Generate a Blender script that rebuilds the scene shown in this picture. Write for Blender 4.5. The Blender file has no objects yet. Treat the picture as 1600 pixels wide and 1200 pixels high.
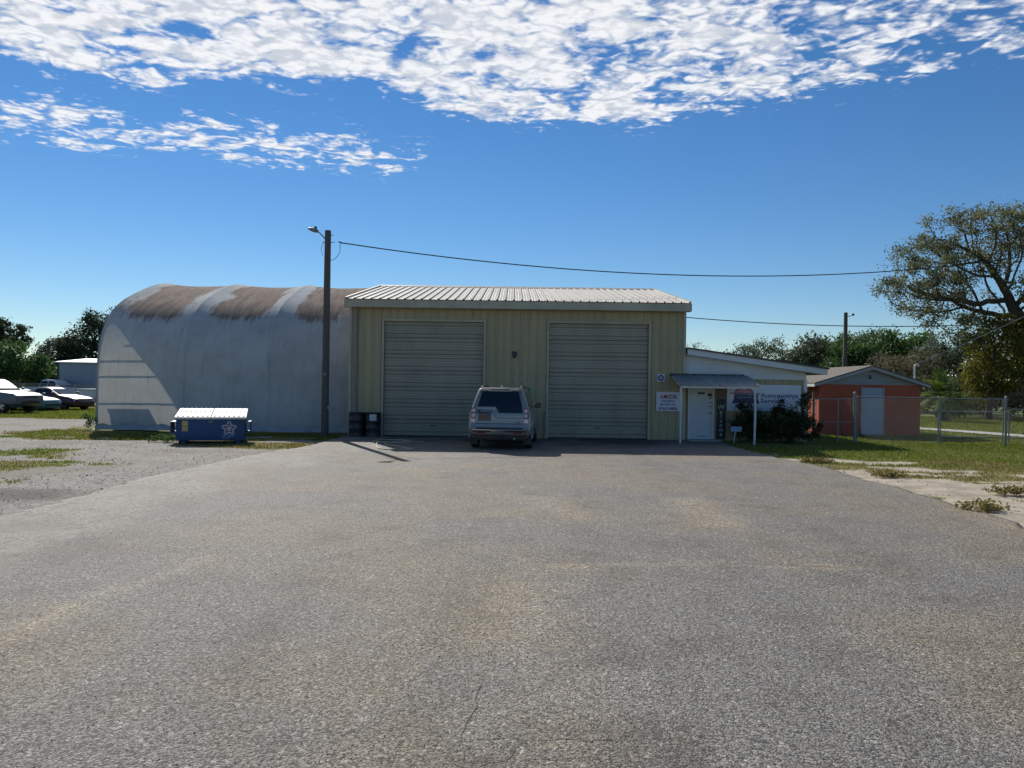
import bpy, bmesh, math, random
import numpy as np
from mathutils import Vector, Matrix
R = math.radians
sc = bpy.context.scene
col = sc.collection
random.seed(7); rng = np.random.default_rng(7)

# ------------------------------------------------------------------ camera
cam_d = bpy.data.cameras.new('camera'); cam = bpy.data.objects.new('camera', cam_d); col.objects.link(cam)
cam_d.sensor_width = 36; cam_d.lens = 27.0; cam_d.clip_end = 3000
CAM_H = 1.95
cam.matrix_world = Matrix.Translation((0, 0, CAM_H)) @ Matrix.Rotation(R(90.1), 4, 'X') @ Matrix.Rotation(R(0.8), 4, 'Z')
sc.camera = cam

# ------------------------------------------------------------------ node helpers
def nd(nt, typ, ins=None, **props):
    n = nt.nodes.new(typ)
    for k, v in props.items(): setattr(n, k, v)
    for k, v in (ins or {}).items():
        s = n.inputs[k]
        if isinstance(v, bpy.types.NodeSocket): nt.links.new(v, s)
        else: s.default_value = v
    return n
def rgba(c): return (c[0], c[1], c[2], 1.0)
def mth(nt, op, a, b=0.0, clamp=False):
    n = nd(nt, 'ShaderNodeMath', {0: a, 1: b}, operation=op); n.use_clamp = clamp
    return n.outputs[0]
def mixc(nt, f, a, b, blend='MIX'):
    n = nt.nodes.new('ShaderNodeMix'); n.data_type = 'RGBA'; n.blend_type = blend
    for i, v in ((0, f), (6, a), (7, b)):
        if isinstance(v, bpy.types.NodeSocket): nt.links.new(v, n.inputs[i])
        elif i == 0: n.inputs[0].default_value = v
        else: n.inputs[i].default_value = rgba(v)
    return n.outputs[2]
def sstep(nt, x, a, b):
    n = nd(nt, 'ShaderNodeMapRange', {'Value': x, 'From Min': a, 'From Max': b, 'To Min': 0.0, 'To Max': 1.0})
    n.interpolation_type = 'SMOOTHSTEP'
    return n.outputs[0]
DIM = ['3D']
def noise(nt, vec, scale, detail=4.0, rough=0.55, dist=0.0):
    return nd(nt, 'ShaderNodeTexNoise', {'Vector': vec, 'Scale': scale, 'Detail': detail, 'Roughness': rough, 'Distortion': dist}, noise_dimensions=DIM[0]).outputs[0]

# ------------------------------------------------------------------ sky, clouds, sun
SUN_AZ, SUN_EL = R(25.0), R(37.0)          # azimuth to the left of +Y
world = bpy.data.worlds.new('World'); sc.world = world; world.use_nodes = True
world.cycles.sampling_method = 'MANUAL'; world.cycles.sample_map_resolution = 512
nt = world.node_tree; nt.nodes.clear()
sky = nd(nt, 'ShaderNodeTexSky'); sky.sky_type = 'NISHITA'; sky.sun_disc = False
sky.sun_elevation = SUN_EL; sky.sun_rotation = -SUN_AZ
sky.altitude = 20; sky.air_density = 1.0; sky.dust_density = 0.0; sky.ozone_density = 5.0
tc = nd(nt, 'ShaderNodeTexCoord')
sx = nd(nt, 'ShaderNodeSeparateXYZ', {0: tc.outputs['Generated']})
zc = mth(nt, 'MAXIMUM', sx.outputs[2], 0.04)
u = mth(nt, 'DIVIDE', sx.outputs[0], zc); v = mth(nt, 'DIVIDE', sx.outputs[1], zc)
uv = nd(nt, 'ShaderNodeCombineXYZ', {0: u, 1: v, 2: 0.0}).outputs[0]
# edge of the cloud bank runs across the sky; broken streaks lie beyond it
DIM[0] = '2D'
wob = mth(nt, 'MULTIPLY', mth(nt, 'SUBTRACT', noise(nt, uv, 1.3, 2.0), 0.5), 0.6)
s1 = mth(nt, 'SUBTRACT', v, mth(nt, 'MULTIPLY', u, 0.27))
s1 = mth(nt, 'ADD', s1, mth(nt, 'MULTIPLY', mth(nt, 'MAXIMUM', mth(nt, 'SUBTRACT', u, 0.45), 0.0), 0.95))
s1 = mth(nt, 'ADD', s1, wob)
bank = mth(nt, 'SUBTRACT', 1.0, sstep(nt, s1, 2.62, 3.08))
thin = mth(nt, 'SUBTRACT', 1.0, mth(nt, 'MULTIPLY', sstep(nt, u, -0.2, 1.3), 0.36))      # the bank loosens towards the right
bank = mth(nt, 'MULTIPLY', mth(nt, 'MULTIPLY', bank, thin), sstep(nt, v, -1.0, 1.3))
s2 = mth(nt, 'ADD', mth(nt, 'SUBTRACT', v, mth(nt, 'MULTIPLY', u, 0.33)), mth(nt, 'MULTIPLY', wob, 0.9))
band2 = mth(nt, 'SUBTRACT', 1.0, sstep(nt, mth(nt, 'ABSOLUTE', mth(nt, 'SUBTRACT', s2, 3.60)), 0.05, 0.55))
band2 = mth(nt, 'MULTIPLY', band2, mth(nt, 'SUBTRACT', 1.0, sstep(nt, u, -0.70, -0.20)))
cov = mth(nt, 'ADD', mth(nt, 'MULTIPLY', bank, 0.435), mth(nt, 'MULTIPLY', band2, 0.285))
mp = nd(nt, 'ShaderNodeMapping', {0: uv}); mp.inputs['Rotation'].default_value = (0, 0, R(-25)); mp.inputs['Scale'].default_value = (1.0, 1.15, 1.0)
cn = noise(nt, mp.outputs[0], 4.6, 8.0, 0.64, 0.3)
wv = nd(nt, 'ShaderNodeTexNoise', {'Vector': uv, 'Scale': 9.0, 'Detail': 3.0}, noise_dimensions='2D').outputs[1]
wv = nd(nt, 'ShaderNodeVectorMath', {0: mp.outputs[0], 1: nd(nt, 'ShaderNodeVectorMath', {0: wv, 'Scale': 0.26}, operation='SCALE').outputs[0]}).outputs[0]
vor = nd(nt, 'ShaderNodeTexVoronoi', {'Vector': wv, 'Scale': 12.5, 'Smoothness': 0.5}, feature='SMOOTH_F1', voronoi_dimensions='2D')
puff = mth(nt, 'SUBTRACT', 0.5, vor.outputs[0])
dens = mth(nt, 'ADD', mth(nt, 'ADD', mth(nt, 'MULTIPLY', cn, 1.15), mth(nt, 'MULTIPLY', puff, 0.34)), cov)
alpha = mth(nt, 'POWER', sstep(nt, dens, 0.78, 1.08), 0.8)
alpha = mth(nt, 'MULTIPLY', alpha, sstep(nt, sx.outputs[2], 0.05, 0.16))
alpha = mth(nt, 'MULTIPLY', alpha, mth(nt, 'MULTIPLY', sstep(nt, cov, 0.0, 0.12), 0.95))
fine = noise(nt, mp.outputs[0], 17.0, 4.0, 0.6)
shade = sstep(nt, mth(nt, 'ADD', mth(nt, 'MULTIPLY', puff, 0.8), mth(nt, 'MULTIPLY', fine, 0.9)), 0.25, 0.78)
ccol = mixc(nt, shade, (8.6, 9.2, 10.2), (13.2, 13.3, 13.6))
skyc = nd(nt, 'ShaderNodeHueSaturation', {'Hue': 0.503, 'Saturation': 1.20, 'Value': 1.25, 'Color': sky.outputs[0]}).outputs[0]   # clear winter air: deeper blue
fin = mixc(nt, alpha, skyc, ccol)
DIM[0] = '3D'
bg = nd(nt, 'ShaderNodeBackground', {0: fin, 1: 0.065})
nt.links.new(bg.outputs[0], nd(nt, 'ShaderNodeOutputWorld').inputs[0])

sun_d = bpy.data.lights.new('sun', 'SUN'); sun = bpy.data.objects.new('sun', sun_d); col.objects.link(sun)
sun_d.energy = 4.6; sun_d.angle = R(0.53); sun_d.color = (1.0, 0.95, 0.87)
sdir = Vector((-math.sin(SUN_AZ) * math.cos(SUN_EL), math.cos(SUN_AZ) * math.cos(SUN_EL), math.sin(SUN_EL)))
sun.rotation_euler = sdir.to_track_quat('Z', 'Y').to_euler()
sun.location = (-20, 50, 40)
vs = sc.view_settings
vs.view_transform = 'Standard'; vs.look = 'None'; vs.gamma = 1.0; vs.use_curve_mapping = False; vs.exposure = 0.15
sc.cycles.max_bounces = 4; sc.cycles.diffuse_bounces = 3; sc.cycles.transparent_max_bounces = 4; sc.cycles.sample_clamp_indirect = 4.0

# ------------------------------------------------------------------ materials
MATS = {}
def newmat(name):
    m = bpy.data.materials.new(name); m.use_nodes = True; t = m.node_tree; t.nodes.clear()
    b = nd(t, 'ShaderNodeBsdfPrincipled'); o = nd(t, 'ShaderNodeOutputMaterial'); t.links.new(b.outputs[0], o.inputs[0])
    MATS[name] = m
    return m, t, b
def M(name, c1, c2=None, scale=2.0, rough=0.6, metal=0.0, bump=0.0, bscale=40.0, stretch=(1, 1, 1), coat=0.0, spec=0.5, dirt=None, vary=0.06, lo=0.35, hi=0.7):
    m, t, b = newmat(name)
    g = nd(t, 'ShaderNodeNewGeometry')
    mpn = nd(t, 'ShaderNodeMapping', {0: g.outputs['Position']}); mpn.inputs['Scale'].default_value = stretch
    c2 = c2 or tuple(x * 0.82 for x in c1)
    c = mixc(t, sstep(t, noise(t, mpn.outputs[0], scale, 5.0, 0.6), lo, hi), c1, c2)
    if dirt:
        c = mixc(t, mth(t, 'MULTIPLY', sstep(t, noise(t, mpn.outputs[0], scale * 0.37, 6.0, 0.7), 0.45, 0.75), dirt[3]), c, dirt[:3])
    oi = nd(t, 'ShaderNodeObjectInfo')
    hs = nd(t, 'ShaderNodeHueSaturation', {'Color': c, 'Value': mth(t, 'ADD', 1.0 - vary, mth(t, 'MULTIPLY', oi.outputs['Random'], 2 * vary))})
    t.links.new(hs.outputs[0], b.inputs['Base Color'])
    b.inputs['Roughness'].default_value = rough; b.inputs['Metallic'].default_value = metal
    b.inputs['Coat Weight'].default_value = coat; b.inputs['Specular IOR Level'].default_value = spec
    b.inputs['Coat Roughness'].default_value = 0.06
    if bump:
        bn = nd(t, 'ShaderNodeBump', {'Height': noise(t, mpn.outputs[0], bscale, 3.0), 'Strength': bump, 'Distance': 0.02})
        t.links.new(bn.outputs[0], b.inputs['Normal'])
    return m
M('tan_steel', (0.43, 0.36, 0.205), (0.37, 0.31, 0.175), 0.8, 0.45, stretch=(3, 3, 0.5), dirt=(0.33, 0.28, 0.17, 0.45), vary=0.03)
M('tan_trim', (0.47, 0.43, 0.31), (0.39, 0.355, 0.255), 1.5, 0.5, dirt=(0.25, 0.23, 0.17, 0.5))
M('door_steel', (0.365, 0.335, 0.255), (0.31, 0.285, 0.215), 1.2, 0.45, stretch=(1, 1, 0.4), dirt=(0.22, 0.21, 0.18, 0.4), vary=0.035)
M('roof_steel', (0.36, 0.345, 0.305), (0.29, 0.275, 0.24), 1.1, 0.6, 0.1, stretch=(2, 0.4, 1), dirt=(0.34, 0.31, 0.27, 0.5), vary=0.03)
M('dark_gap', (0.03, 0.03, 0.03), rough=0.9)
M('white_paint', (0.72, 0.73, 0.72), (0.62, 0.63, 0.62), 2.5, 0.5, dirt=(0.42, 0.42, 0.40, 0.35))
M('white_siding', (0.66, 0.69, 0.72), (0.58, 0.61, 0.64), 2.0, 0.5, stretch=(0.5, 1, 3), dirt=(0.4, 0.41, 0.42, 0.3), vary=0.03)
M('white_door', (0.62, 0.65, 0.70), (0.54, 0.57, 0.62), 1.2, 0.45, dirt=(0.34, 0.36, 0.4, 0.4))
M('dark_roof', (0.06, 0.06, 0.065), (0.10, 0.10, 0.10), 4, 0.8)
M('shingle', (0.145, 0.125, 0.10), (0.085, 0.075, 0.066), 9, 0.9, bump=0.4, bscale=30)
M('awning_steel', (0.27, 0.31, 0.32), (0.21, 0.245, 0.25), 2, 0.5, 0.1, stretch=(3, 0.5, 1), dirt=(0.2, 0.2, 0.2, 0.4))
M('galv', (0.24, 0.255, 0.26), (0.18, 0.19, 0.195), 5, 0.55, 0.3)
M('galv_wire', (0.26, 0.275, 0.28), (0.19, 0.20, 0.20), 5, 0.6, 0.2)
M('orange_wall', (0.45, 0.092, 0.042), (0.38, 0.073, 0.034), 1.6, 0.75, bump=0.25, bscale=25, dirt=(0.42, 0.13, 0.08, 0.4))
M('grey_siding', (0.32, 0.33, 0.34), (0.26, 0.27, 0.28), 2, 0.65, stretch=(0.6, 1, 3), vary=0.05)
M('grey_trim', (0.36, 0.36, 0.36), (0.29, 0.29, 0.29), 2, 0.6)
M('grey_door', (0.33, 0.39, 0.46), (0.28, 0.33, 0.40), 1.6, 0.5)
M('pole_wood', (0.13, 0.115, 0.10), (0.075, 0.067, 0.06), 6, 0.85, bump=0.5, bscale=30, stretch=(6, 6, 0.25))
M('black_metal', (0.02, 0.021, 0.023), (0.035, 0.035, 0.037), 5, 0.5)
M('wire_black', (0.018, 0.018, 0.02), rough=0.6)
M('cable_grey', (0.30, 0.30, 0.30), rough=0.6)
M('dump_blue', (0.006, 0.055, 0.19), (0.006, 0.045, 0.14), 3, 0.5, dirt=(0.03, 0.045, 0.07, 0.35), bump=0.08, bscale=12)
M('dump_lid', (0.55, 0.55, 0.52), (0.44, 0.44, 0.42), 4, 0.55, dirt=(0.25, 0.24, 0.22, 0.5))
M('logo_white', (0.75, 0.72, 0.72), rough=0.5); M('logo_pink', (0.60, 0.40, 0.42), rough=0.5); M('logo_blue', (0.22, 0.34, 0.52), rough=0.5)
M('sticker_yellow', (0.55, 0.42, 0.12), (0.45, 0.36, 0.14), 20, 0.6)
M('drum_black', (0.012, 0.013, 0.018), (0.03, 0.03, 0.034), 4, 0.4, dirt=(0.06, 0.05, 0.045, 0.4))
M('paper', (0.70, 0.72, 0.75), rough=0.7)
M('sign_white', (0.66, 0.70, 0.78), (0.60, 0.64, 0.72), 1.5, 0.4)
M('sign_red', (0.42, 0.03, 0.05), rough=0.45); M('sign_pink', (0.52, 0.30, 0.34), rough=0.5)
M('sign_navy', (0.012, 0.015, 0.10), rough=0.45); M('sign_ink', (0.02, 0.03, 0.14), rough=0.45); M('sign_dark', (0.015, 0.017, 0.025), rough=0.5)
M('teal_panel', (0.02, 0.22, 0.17), (0.02, 0.17, 0.14), 3, 0.5)
M('brown_board', (0.20, 0.13, 0.10), (0.15, 0.10, 0.08), 4, 0.7, stretch=(6, 6, 0.5))
M('hose_tan', (0.55, 0.47, 0.30), rough=0.6)
M('glass_dark', (0.006, 0.008, 0.011), (0.009, 0.011, 0.014), 2, 0.04, spec=0.6, vary=0.0)
M('suv_paint', (0.27, 0.27, 0.255), (0.25, 0.25, 0.235), 2, 0.34, 0.45, coat=0.7, dirt=(0.25, 0.24, 0.22, 0.35), vary=0.0)
M('plastic_black', (0.018, 0.018, 0.02), (0.03, 0.03, 0.032), 5, 0.55, vary=0.0)
M('tyre', (0.015, 0.015, 0.016), (0.03, 0.029, 0.027), 6, 0.85, vary=0.0)
M('rim', (0.5, 0.51, 0.53), (0.4, 0.41, 0.42), 5, 0.3, 0.8, vary=0.0)
M('chrome', (0.72, 0.72, 0.73), (0.66, 0.66, 0.67), 4, 0.14, 0.9, vary=0.0)
M('lamp_red', (0.33, 0.012, 0.012), rough=0.12, coat=0.6, vary=0.0); M('lamp_clear', (0.66, 0.60, 0.58), rough=0.15, coat=0.6, vary=0.0)
M('plate_red', (0.13, 0.05, 0.035), (0.19, 0.085, 0.055), 30, 0.4, vary=0.0)
M('paint_silver', (0.16, 0.175, 0.20), rough=0.5, metal=0.2, coat=0.15); M('paint_navy', (0.015, 0.02, 0.045), rough=0.3, coat=0.8)
M('paint_maroon', (0.075, 0.012, 0.02), rough=0.4, coat=0.3); M('paint_teal', (0.08, 0.23, 0.31), rough=0.5, coat=0.15)
M('paint_white', (0.68, 0.70, 0.72), rough=0.35, coat=0.6); M('paint_black', (0.02, 0.022, 0.028), rough=0.28, coat=0.9)
M('shed_steel', (0.30, 0.36, 0.40), (0.26, 0.32, 0.36), 1.5, 0.5, stretch=(2, 2, 0.4)); M('shed_roof', (0.55, 0.57, 0.58), (0.48, 0.5, 0.5), 1.5, 0.45, 0.3)
M('box_brown', (0.10, 0.08, 0.06), rough=0.8)
M('concrete', (0.42, 0.40, 0.37), (0.34, 0.33, 0.30), 1.2, 0.85, bump=0.2, bscale=30, dirt=(0.24, 0.22, 0.2, 0.4))
M('tar', (0.045, 0.043, 0.04), rough=0.8)
M('pebble', (0.40, 0.38, 0.34), (0.27, 0.255, 0.23), 30, 0.8)
M('bark', (0.10, 0.085, 0.068), (0.055, 0.047, 0.04), 5, 0.9, bump=0.5, bscale=14, stretch=(3, 3, 0.7))
M('bark_grey', (0.17, 0.155, 0.14), (0.10, 0.09, 0.08), 5, 0.9)

def leafmat(name, c1, c2, c3=None, tr=0.35):
    m = bpy.data.materials.new(name); m.use_nodes = True; t = m.node_tree; t.nodes.clear()
    a = nd(t, 'ShaderNodeAttribute', attribute_name='var')
    c = mixc(t, sstep(t, a.outputs['Fac'], 0.1, 0.9), c1, c2)
    if c3: c = mixc(t, sstep(t, a.outputs['Fac'], 0.86, 0.97), c, c3)
    d = nd(t, 'ShaderNodeBsdfPrincipled', {'Base Color': c, 'Roughness': 0.65, 'Specular IOR Level': 0.15})
    hs = nd(t, 'ShaderNodeHueSaturation', {'Color': c, 'Saturation': 1.15, 'Value': 1.25})
    tl = nd(t, 'ShaderNodeBsdfTranslucent', {'Color': hs.outputs[0]})
    mx = nd(t, 'ShaderNodeMixShader', {0: tr, 1: d.outputs[0], 2: tl.outputs[0]})
    t.links.new(mx.outputs[0], nd(t, 'ShaderNodeOutputMaterial').inputs[0])
    MATS[name] = m
leafmat('leaf_oak', (0.078, 0.092, 0.045), (0.175, 0.18, 0.10), (0.26, 0.22, 0.14), 0.45)
leafmat('leaf_vine', (0.069, 0.076, 0.021), (0.190, 0.172, 0.040), (0.24, 0.17, 0.06))
leafmat('leaf_green', (0.035, 0.074, 0.027), (0.088, 0.155, 0.051), (0.12, 0.15, 0.06))
leafmat('leaf_blue', (0.051, 0.075, 0.051), (0.123, 0.152, 0.094), (0.13, 0.12, 0.08))
leafmat('leaf_dark', (0.026, 0.042, 0.024), (0.064, 0.088, 0.048), None, 0.25)
leafmat('leaf_brown', (0.088, 0.086, 0.055), (0.165, 0.15, 0.10), (0.22, 0.19, 0.14))
leafmat('leaf_shrub', (0.018, 0.030, 0.014), (0.055, 0.075, 0.030), (0.16, 0.17, 0.09), 0.25)
leafmat('leaf_palm', (0.060, 0.102, 0.026), (0.144, 0.192, 0.048), (0.2, 0.16, 0.07))
leafmat('grass_green', (0.095, 0.135, 0.026), (0.20, 0.22, 0.06), (0.30, 0.25, 0.12), 0.4)
leafmat('grass_dry', (0.15, 0.14, 0.05), (0.26, 0.21, 0.09), (0.33, 0.27, 0.15), 0.35)

# ------------------------------------------------------------------ mesh helpers
class MB:
    def __init__(s): s.v = []; s.f = []
    def add(s, vs_, fs_):
        o = len(s.v); s.v += [tuple(p) for p in vs_]; s.f += [tuple(i + o for i in f) for f in fs_]; return s
    def box(s, x0, x1, y0, y1, z0, z1):
        return s.add([(x0, y0, z0), (x1, y0, z0), (x1, y1, z0), (x0, y1, z0), (x0, y0, z1), (x1, y0, z1), (x1, y1, z1), (x0, y1, z1)],
                     [(3, 2, 1, 0), (4, 5, 6, 7), (0, 1, 5, 4), (1, 2, 6, 5), (2, 3, 7, 6), (3, 0, 4, 7)])
    def tube(s, pts, r, n=8, cap=True):
        pts = [Vector(p) for p in pts]; rs = r if isinstance(r, (list, tuple)) else [r] * len(pts)
        o = len(s.v); up = None
        for i, p in enumerate(pts):
            d = (pts[min(i + 1, len(pts) - 1)] - pts[max(i - 1, 0)]).normalized()
            if up is None: up = Vector((0, 0, 1)) if abs(d.z) < 0.9 else Vector((1, 0, 0))
            a = d.cross(up).normalized(); b = a.cross(d).normalized(); up = b
            for k in range(n):
                t = 2 * math.pi * k / n
                s.v.append(tuple(p + (a * math.cos(t) + b * math.sin(t)) * rs[i]))
        for i in range(len(pts) - 1):
            for k in range(n):
                k2 = (k + 1) % n
                s.f.append((o + i * n + k, o + i * n + k2, o + (i + 1) * n + k2, o + (i + 1) * n + k))
        if cap:
            s.f.append(tuple(o + k for k in range(n))[::-1]); e = o + (len(pts) - 1) * n; s.f.append(tuple(e + k for k in range(n)))
        return s
    def prism(s, poly, fn0, fn1):
        """polygon (a,b) list mapped by fn0 and fn1 to the two end faces"""
        n = len(poly); o = len(s.v)
        s.v += [tuple(fn0(a, b)) for a, b in poly] + [tuple(fn1(a, b)) for a, b in poly]
        s.f.append(tuple(o + i for i in range(n))[::-1]); s.f.append(tuple(o + n + i for i in range(n)))
        for i in range(n):
            j = (i + 1) % n; s.f.append((o + i, o + j, o + n + j, o + n + i))
        return s
    def lathe(s, prof, axis='Z', c=(0, 0, 0), n=20):
        o = len(s.v); m = len(prof)
        for k in range(n):
            t = 2 * math.pi * k / n
            for r, h in prof:
                a, b = r * math.cos(t), r * math.sin(t)
                p = (a, b, h) if axis == 'Z' else ((h, a, b) if axis == 'X' else (a, h, b))
                s.v.append((p[0] + c[0], p[1] + c[1], p[2] + c[2]))
        for k in range(n):
            k2 = (k + 1) % n
            for i in range(m - 1): s.f.append((o + k * m + i, o + k2 * m + i, o + k2 * m + i + 1, o + k * m + i + 1))
        return s
    def mesh(s, name, mat, smooth=None, fix=True):
        me = bpy.data.meshes.new(name); me.from_pydata(s.v, [], s.f)
        if fix:
            bm = bmesh.new(); bm.from_mesh(me); bmesh.ops.recalc_face_normals(bm, faces=bm.faces); bm.to_mesh(me); bm.free()
        me.materials.append(MATS[mat])
        if smooth is not None:
            me.polygons.foreach_set('use_smooth', [True] * len(me.polygons)); me.set_sharp_from_angle(angle=R(smooth))
        me.update(); return me
    def build(s, name, mat, parent=None, smooth=None, bevel=0, fix=True):
        o = bpy.data.objects.new(name, s.mesh(name, mat, smooth, fix)); col.objects.link(o)
        if parent: o.parent = parent
        if bevel:
            b = o.modifiers.new('bevel', 'BEVEL'); b.width = bevel; b.segments = 2; b.limit_method = 'ANGLE'; b.angle_limit = R(35)
        return o
def box(name, mat, parent, *d, bevel=0): return MB().box(*d).build(name, mat, parent, bevel=bevel)
def tag(o, label, cat, group=None):
    o['label'] = label; o['category'] = cat
    if group: o['group'] = group
    return o
def struct(o): o['kind'] = 'structure'; return o
def thing(name, label, cat, loc=(0, 0, 0), rz=0.0, group=None):
    o = bpy.data.objects.new(name, None); o.empty_display_size = 0.3; col.objects.link(o)
    o.location = loc; o.rotation_euler = (0, 0, rz)
    return tag(o, label, cat, group)
def inst(src_me, name, parent, loc=(0, 0, 0), rz=0.0):
    o = bpy.data.objects.new(name, src_me); col.objects.link(o); o.parent = parent; o.location = loc; o.rotation_euler = (0, 0, rz); return o
def np_mesh(name, verts, faces, mat, attrs=None, smooth=False):
    me = bpy.data.meshes.new(name); verts = np.asarray(verts, np.float32); faces = np.asarray(faces, np.int32)
    nf, k = faces.shape
    me.vertices.add(len(verts)); me.vertices.foreach_set('co', verts.ravel())
    me.loops.add(nf * k); me.loops.foreach_set('vertex_index', faces.ravel())
    me.polygons.add(nf); me.polygons.foreach_set('loop_start', np.arange(0, nf * k, k, dtype=np.int32))
    try: me.polygons.foreach_set('loop_total', np.full(nf, k, np.int32))
    except Exception: pass
    for an, av in (attrs or {}).items():
        at = me.attributes.new(an, 'FLOAT', 'POINT'); at.data.foreach_set('value', np.asarray(av, np.float32))
    me.update(calc_edges=True); me.validate()
    if smooth: me.polygons.foreach_set('use_smooth', np.ones(nf, bool))
    me.materials.append(MATS[mat]); return me
def np_obj(name, verts, faces, mat, parent=None, attrs=None, smooth=False):
    o = bpy.data.objects.new(name, np_mesh(name, verts, faces, mat, attrs, smooth)); col.objects.link(o)
    if parent: o.parent = parent
    return o
def vnoise(x, y, seed=0):
    xi = np.floor(x).astype(np.int64); yi = np.floor(y).astype(np.int64); fx = x - xi; fy = y - yi
    def h(a, b):
        n = (a * 374761393 + b * 668265263 + seed * 974634777) & 0xffffffff
        n = ((n ^ (n >> 13)) * 1274126177) & 0xffffffff
        return ((n ^ (n >> 16)) & 0xffff) / 65535.0
    fx = fx * fx * (3 - 2 * fx); fy = fy * fy * (3 - 2 * fy)
    return (h(xi, yi) * (1 - fx) + h(xi + 1, yi) * fx) * (1 - fy) + (h(xi, yi + 1) * (1 - fx) + h(xi + 1, yi + 1) * fx) * fy
def fbm(x, y, f=1.0, o=4, seed=0):
    s = 0; a = 0.5; t = 0
    for i in range(o): s = s + a * vnoise(x * f, y * f, seed + i * 17); t += a; a *= 0.5; f *= 2.03
    return s / t
def ss(x, a, b):
    t = np.clip((x - a) / (b - a), 0, 1); return t * t * (3 - 2 * t)
def text_mesh(txt, size, mat, name, parent, loc, rot=(R(90), 0, 0), bold=0.0, shear=0.0, sx_=1.0, align='LEFT'):
    cu = bpy.data.curves.new(name, 'FONT'); cu.body = txt; cu.size = size; cu.extrude = 0.002; cu.offset = bold; cu.shear = shear; cu.align_x = align
    cu.resolution_u = 2
    t = bpy.data.objects.new('tmp_text', cu); col.objects.link(t)
    dg = bpy.context.evaluated_depsgraph_get(); me = bpy.data.meshes.new_from_object(t.evaluated_get(dg))
    bpy.data.objects.remove(t); bpy.data.curves.remove(cu)
    me.materials.clear(); me.materials.append(MATS[mat])
    o = bpy.data.objects.new(name, me); col.objects.link(o); o.parent = parent; o.location = loc; o.rotation_euler = rot; o.scale = (sx_, 1, 1)
    return o
def cut(o, cutters):
    for c in cutters:
        b = o.modifiers.new('cut', 'BOOLEAN'); b.object = c; b.operation = 'DIFFERENCE'; b.solver = 'EXACT'
    dg = bpy.context.evaluated_depsgraph_get(); dg.update()
    me = bpy.data.meshes.new_from_object(o.evaluated_get(dg)); o.modifiers.clear(); o.data = me
    for c in cutters: bpy.data.objects.remove(c)

# ------------------------------------------------------------------ ground masks (metres)
def edge_r(y): return np.interp(y, [-10, 3, 7, 11, 15, 18, 22, 25, 29], [6.6, 6.8, 7.0, 7.35, 7.7, 7.8, 7.6, 7.4, 7.6])
def edge_l(y): return np.interp(y, [-10, 8, 12.5, 16, 20, 23.6, 25, 29], [-7.2, -7.1, -7.1, -7.25, -6.9, -6.2, -6.2, -6.1])
def masks(x, y):
    n1 = fbm(x, y * 1.7, 0.33, 5, 3); n2 = fbm(x, y, 1.6, 4, 9); n3 = fbm(x, y * 1.5, 0.8, 4, 21)
    right = x > 0
    d = x - edge_r(y)
    gr = 0.5 * (n1 - 0.5) * 4 + (n3 - 0.5) * 1.6 + (n2 - 0.5) * 1.0 + np.clip((y - 19.5) * 0.17, -0.5, 1.3) + np.clip((d - 2.2) * 0.11, -0.7, 0.9)
    gr = ss(gr + 0.22 + (fbm(x * .35, y * 1.6, 0.9, 4, 44) - .5) * 1.5, -0.1, 0.45)
    sh = ss(y, 24.0, 26.0) * (1 - ss(d, 3.0, 5.0)) * 0.55
    gr = np.clip(gr - sh * n2 * 1.2, 0, 1)
    # left side
    p1 = np.hypot((x + 14.2) / 4.6, (y - 17.3) / 3.6) + (n1 - 0.5) * 0.9 + (n2 - 0.5) * 0.5
    gl = (1 - ss(p1, 0.75, 1.15)) * ss(n3, 0.30, 0.52)
    st = ss(y + (n1 - 0.5) * 2.2, 24.6, 25.6) * ss(x + (n3 - .5) * 2.5, -18.6, -17.0) * (y < 44)
    br = (1 - ss(np.hypot((x + 7.9) / 2.6, (y - 23.6) / 1.3) + (n2 - .5) * 0.5, 0.7, 1.1))
    far = ss(y + (n1 - 0.5) * 3, 37.5, 39.0)
    st = st * ss(n3 + (n2 - .5) * .5 + ss(y, 26.5, 28.5) * .25, .36, .52)
    gl = np.maximum(np.maximum(gl, st), np.maximum(br * 0.9, far))
    g = np.where(right, gr, gl)
    g = np.where(y > 31, np.where(right, 0.85 + 0.15 * n1, g), g)
    gravel = np.where(x < 0, 1.0, 0.0)
    dry = np.clip(br + ss(n1, 0.45, 0.7) * 0.6 + np.where(right, (1 - ss(y, 18, 24)) * 0.6, 0.25), 0, 1)
    dark = np.where(right, 0, (1 - ss(np.hypot((x + 8.6) / 1.7, (y - 12.9) / 1.1) + (n2 - .5) * .6, 0.5, 1.0)))
    return g, gravel, dry, dark

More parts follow.
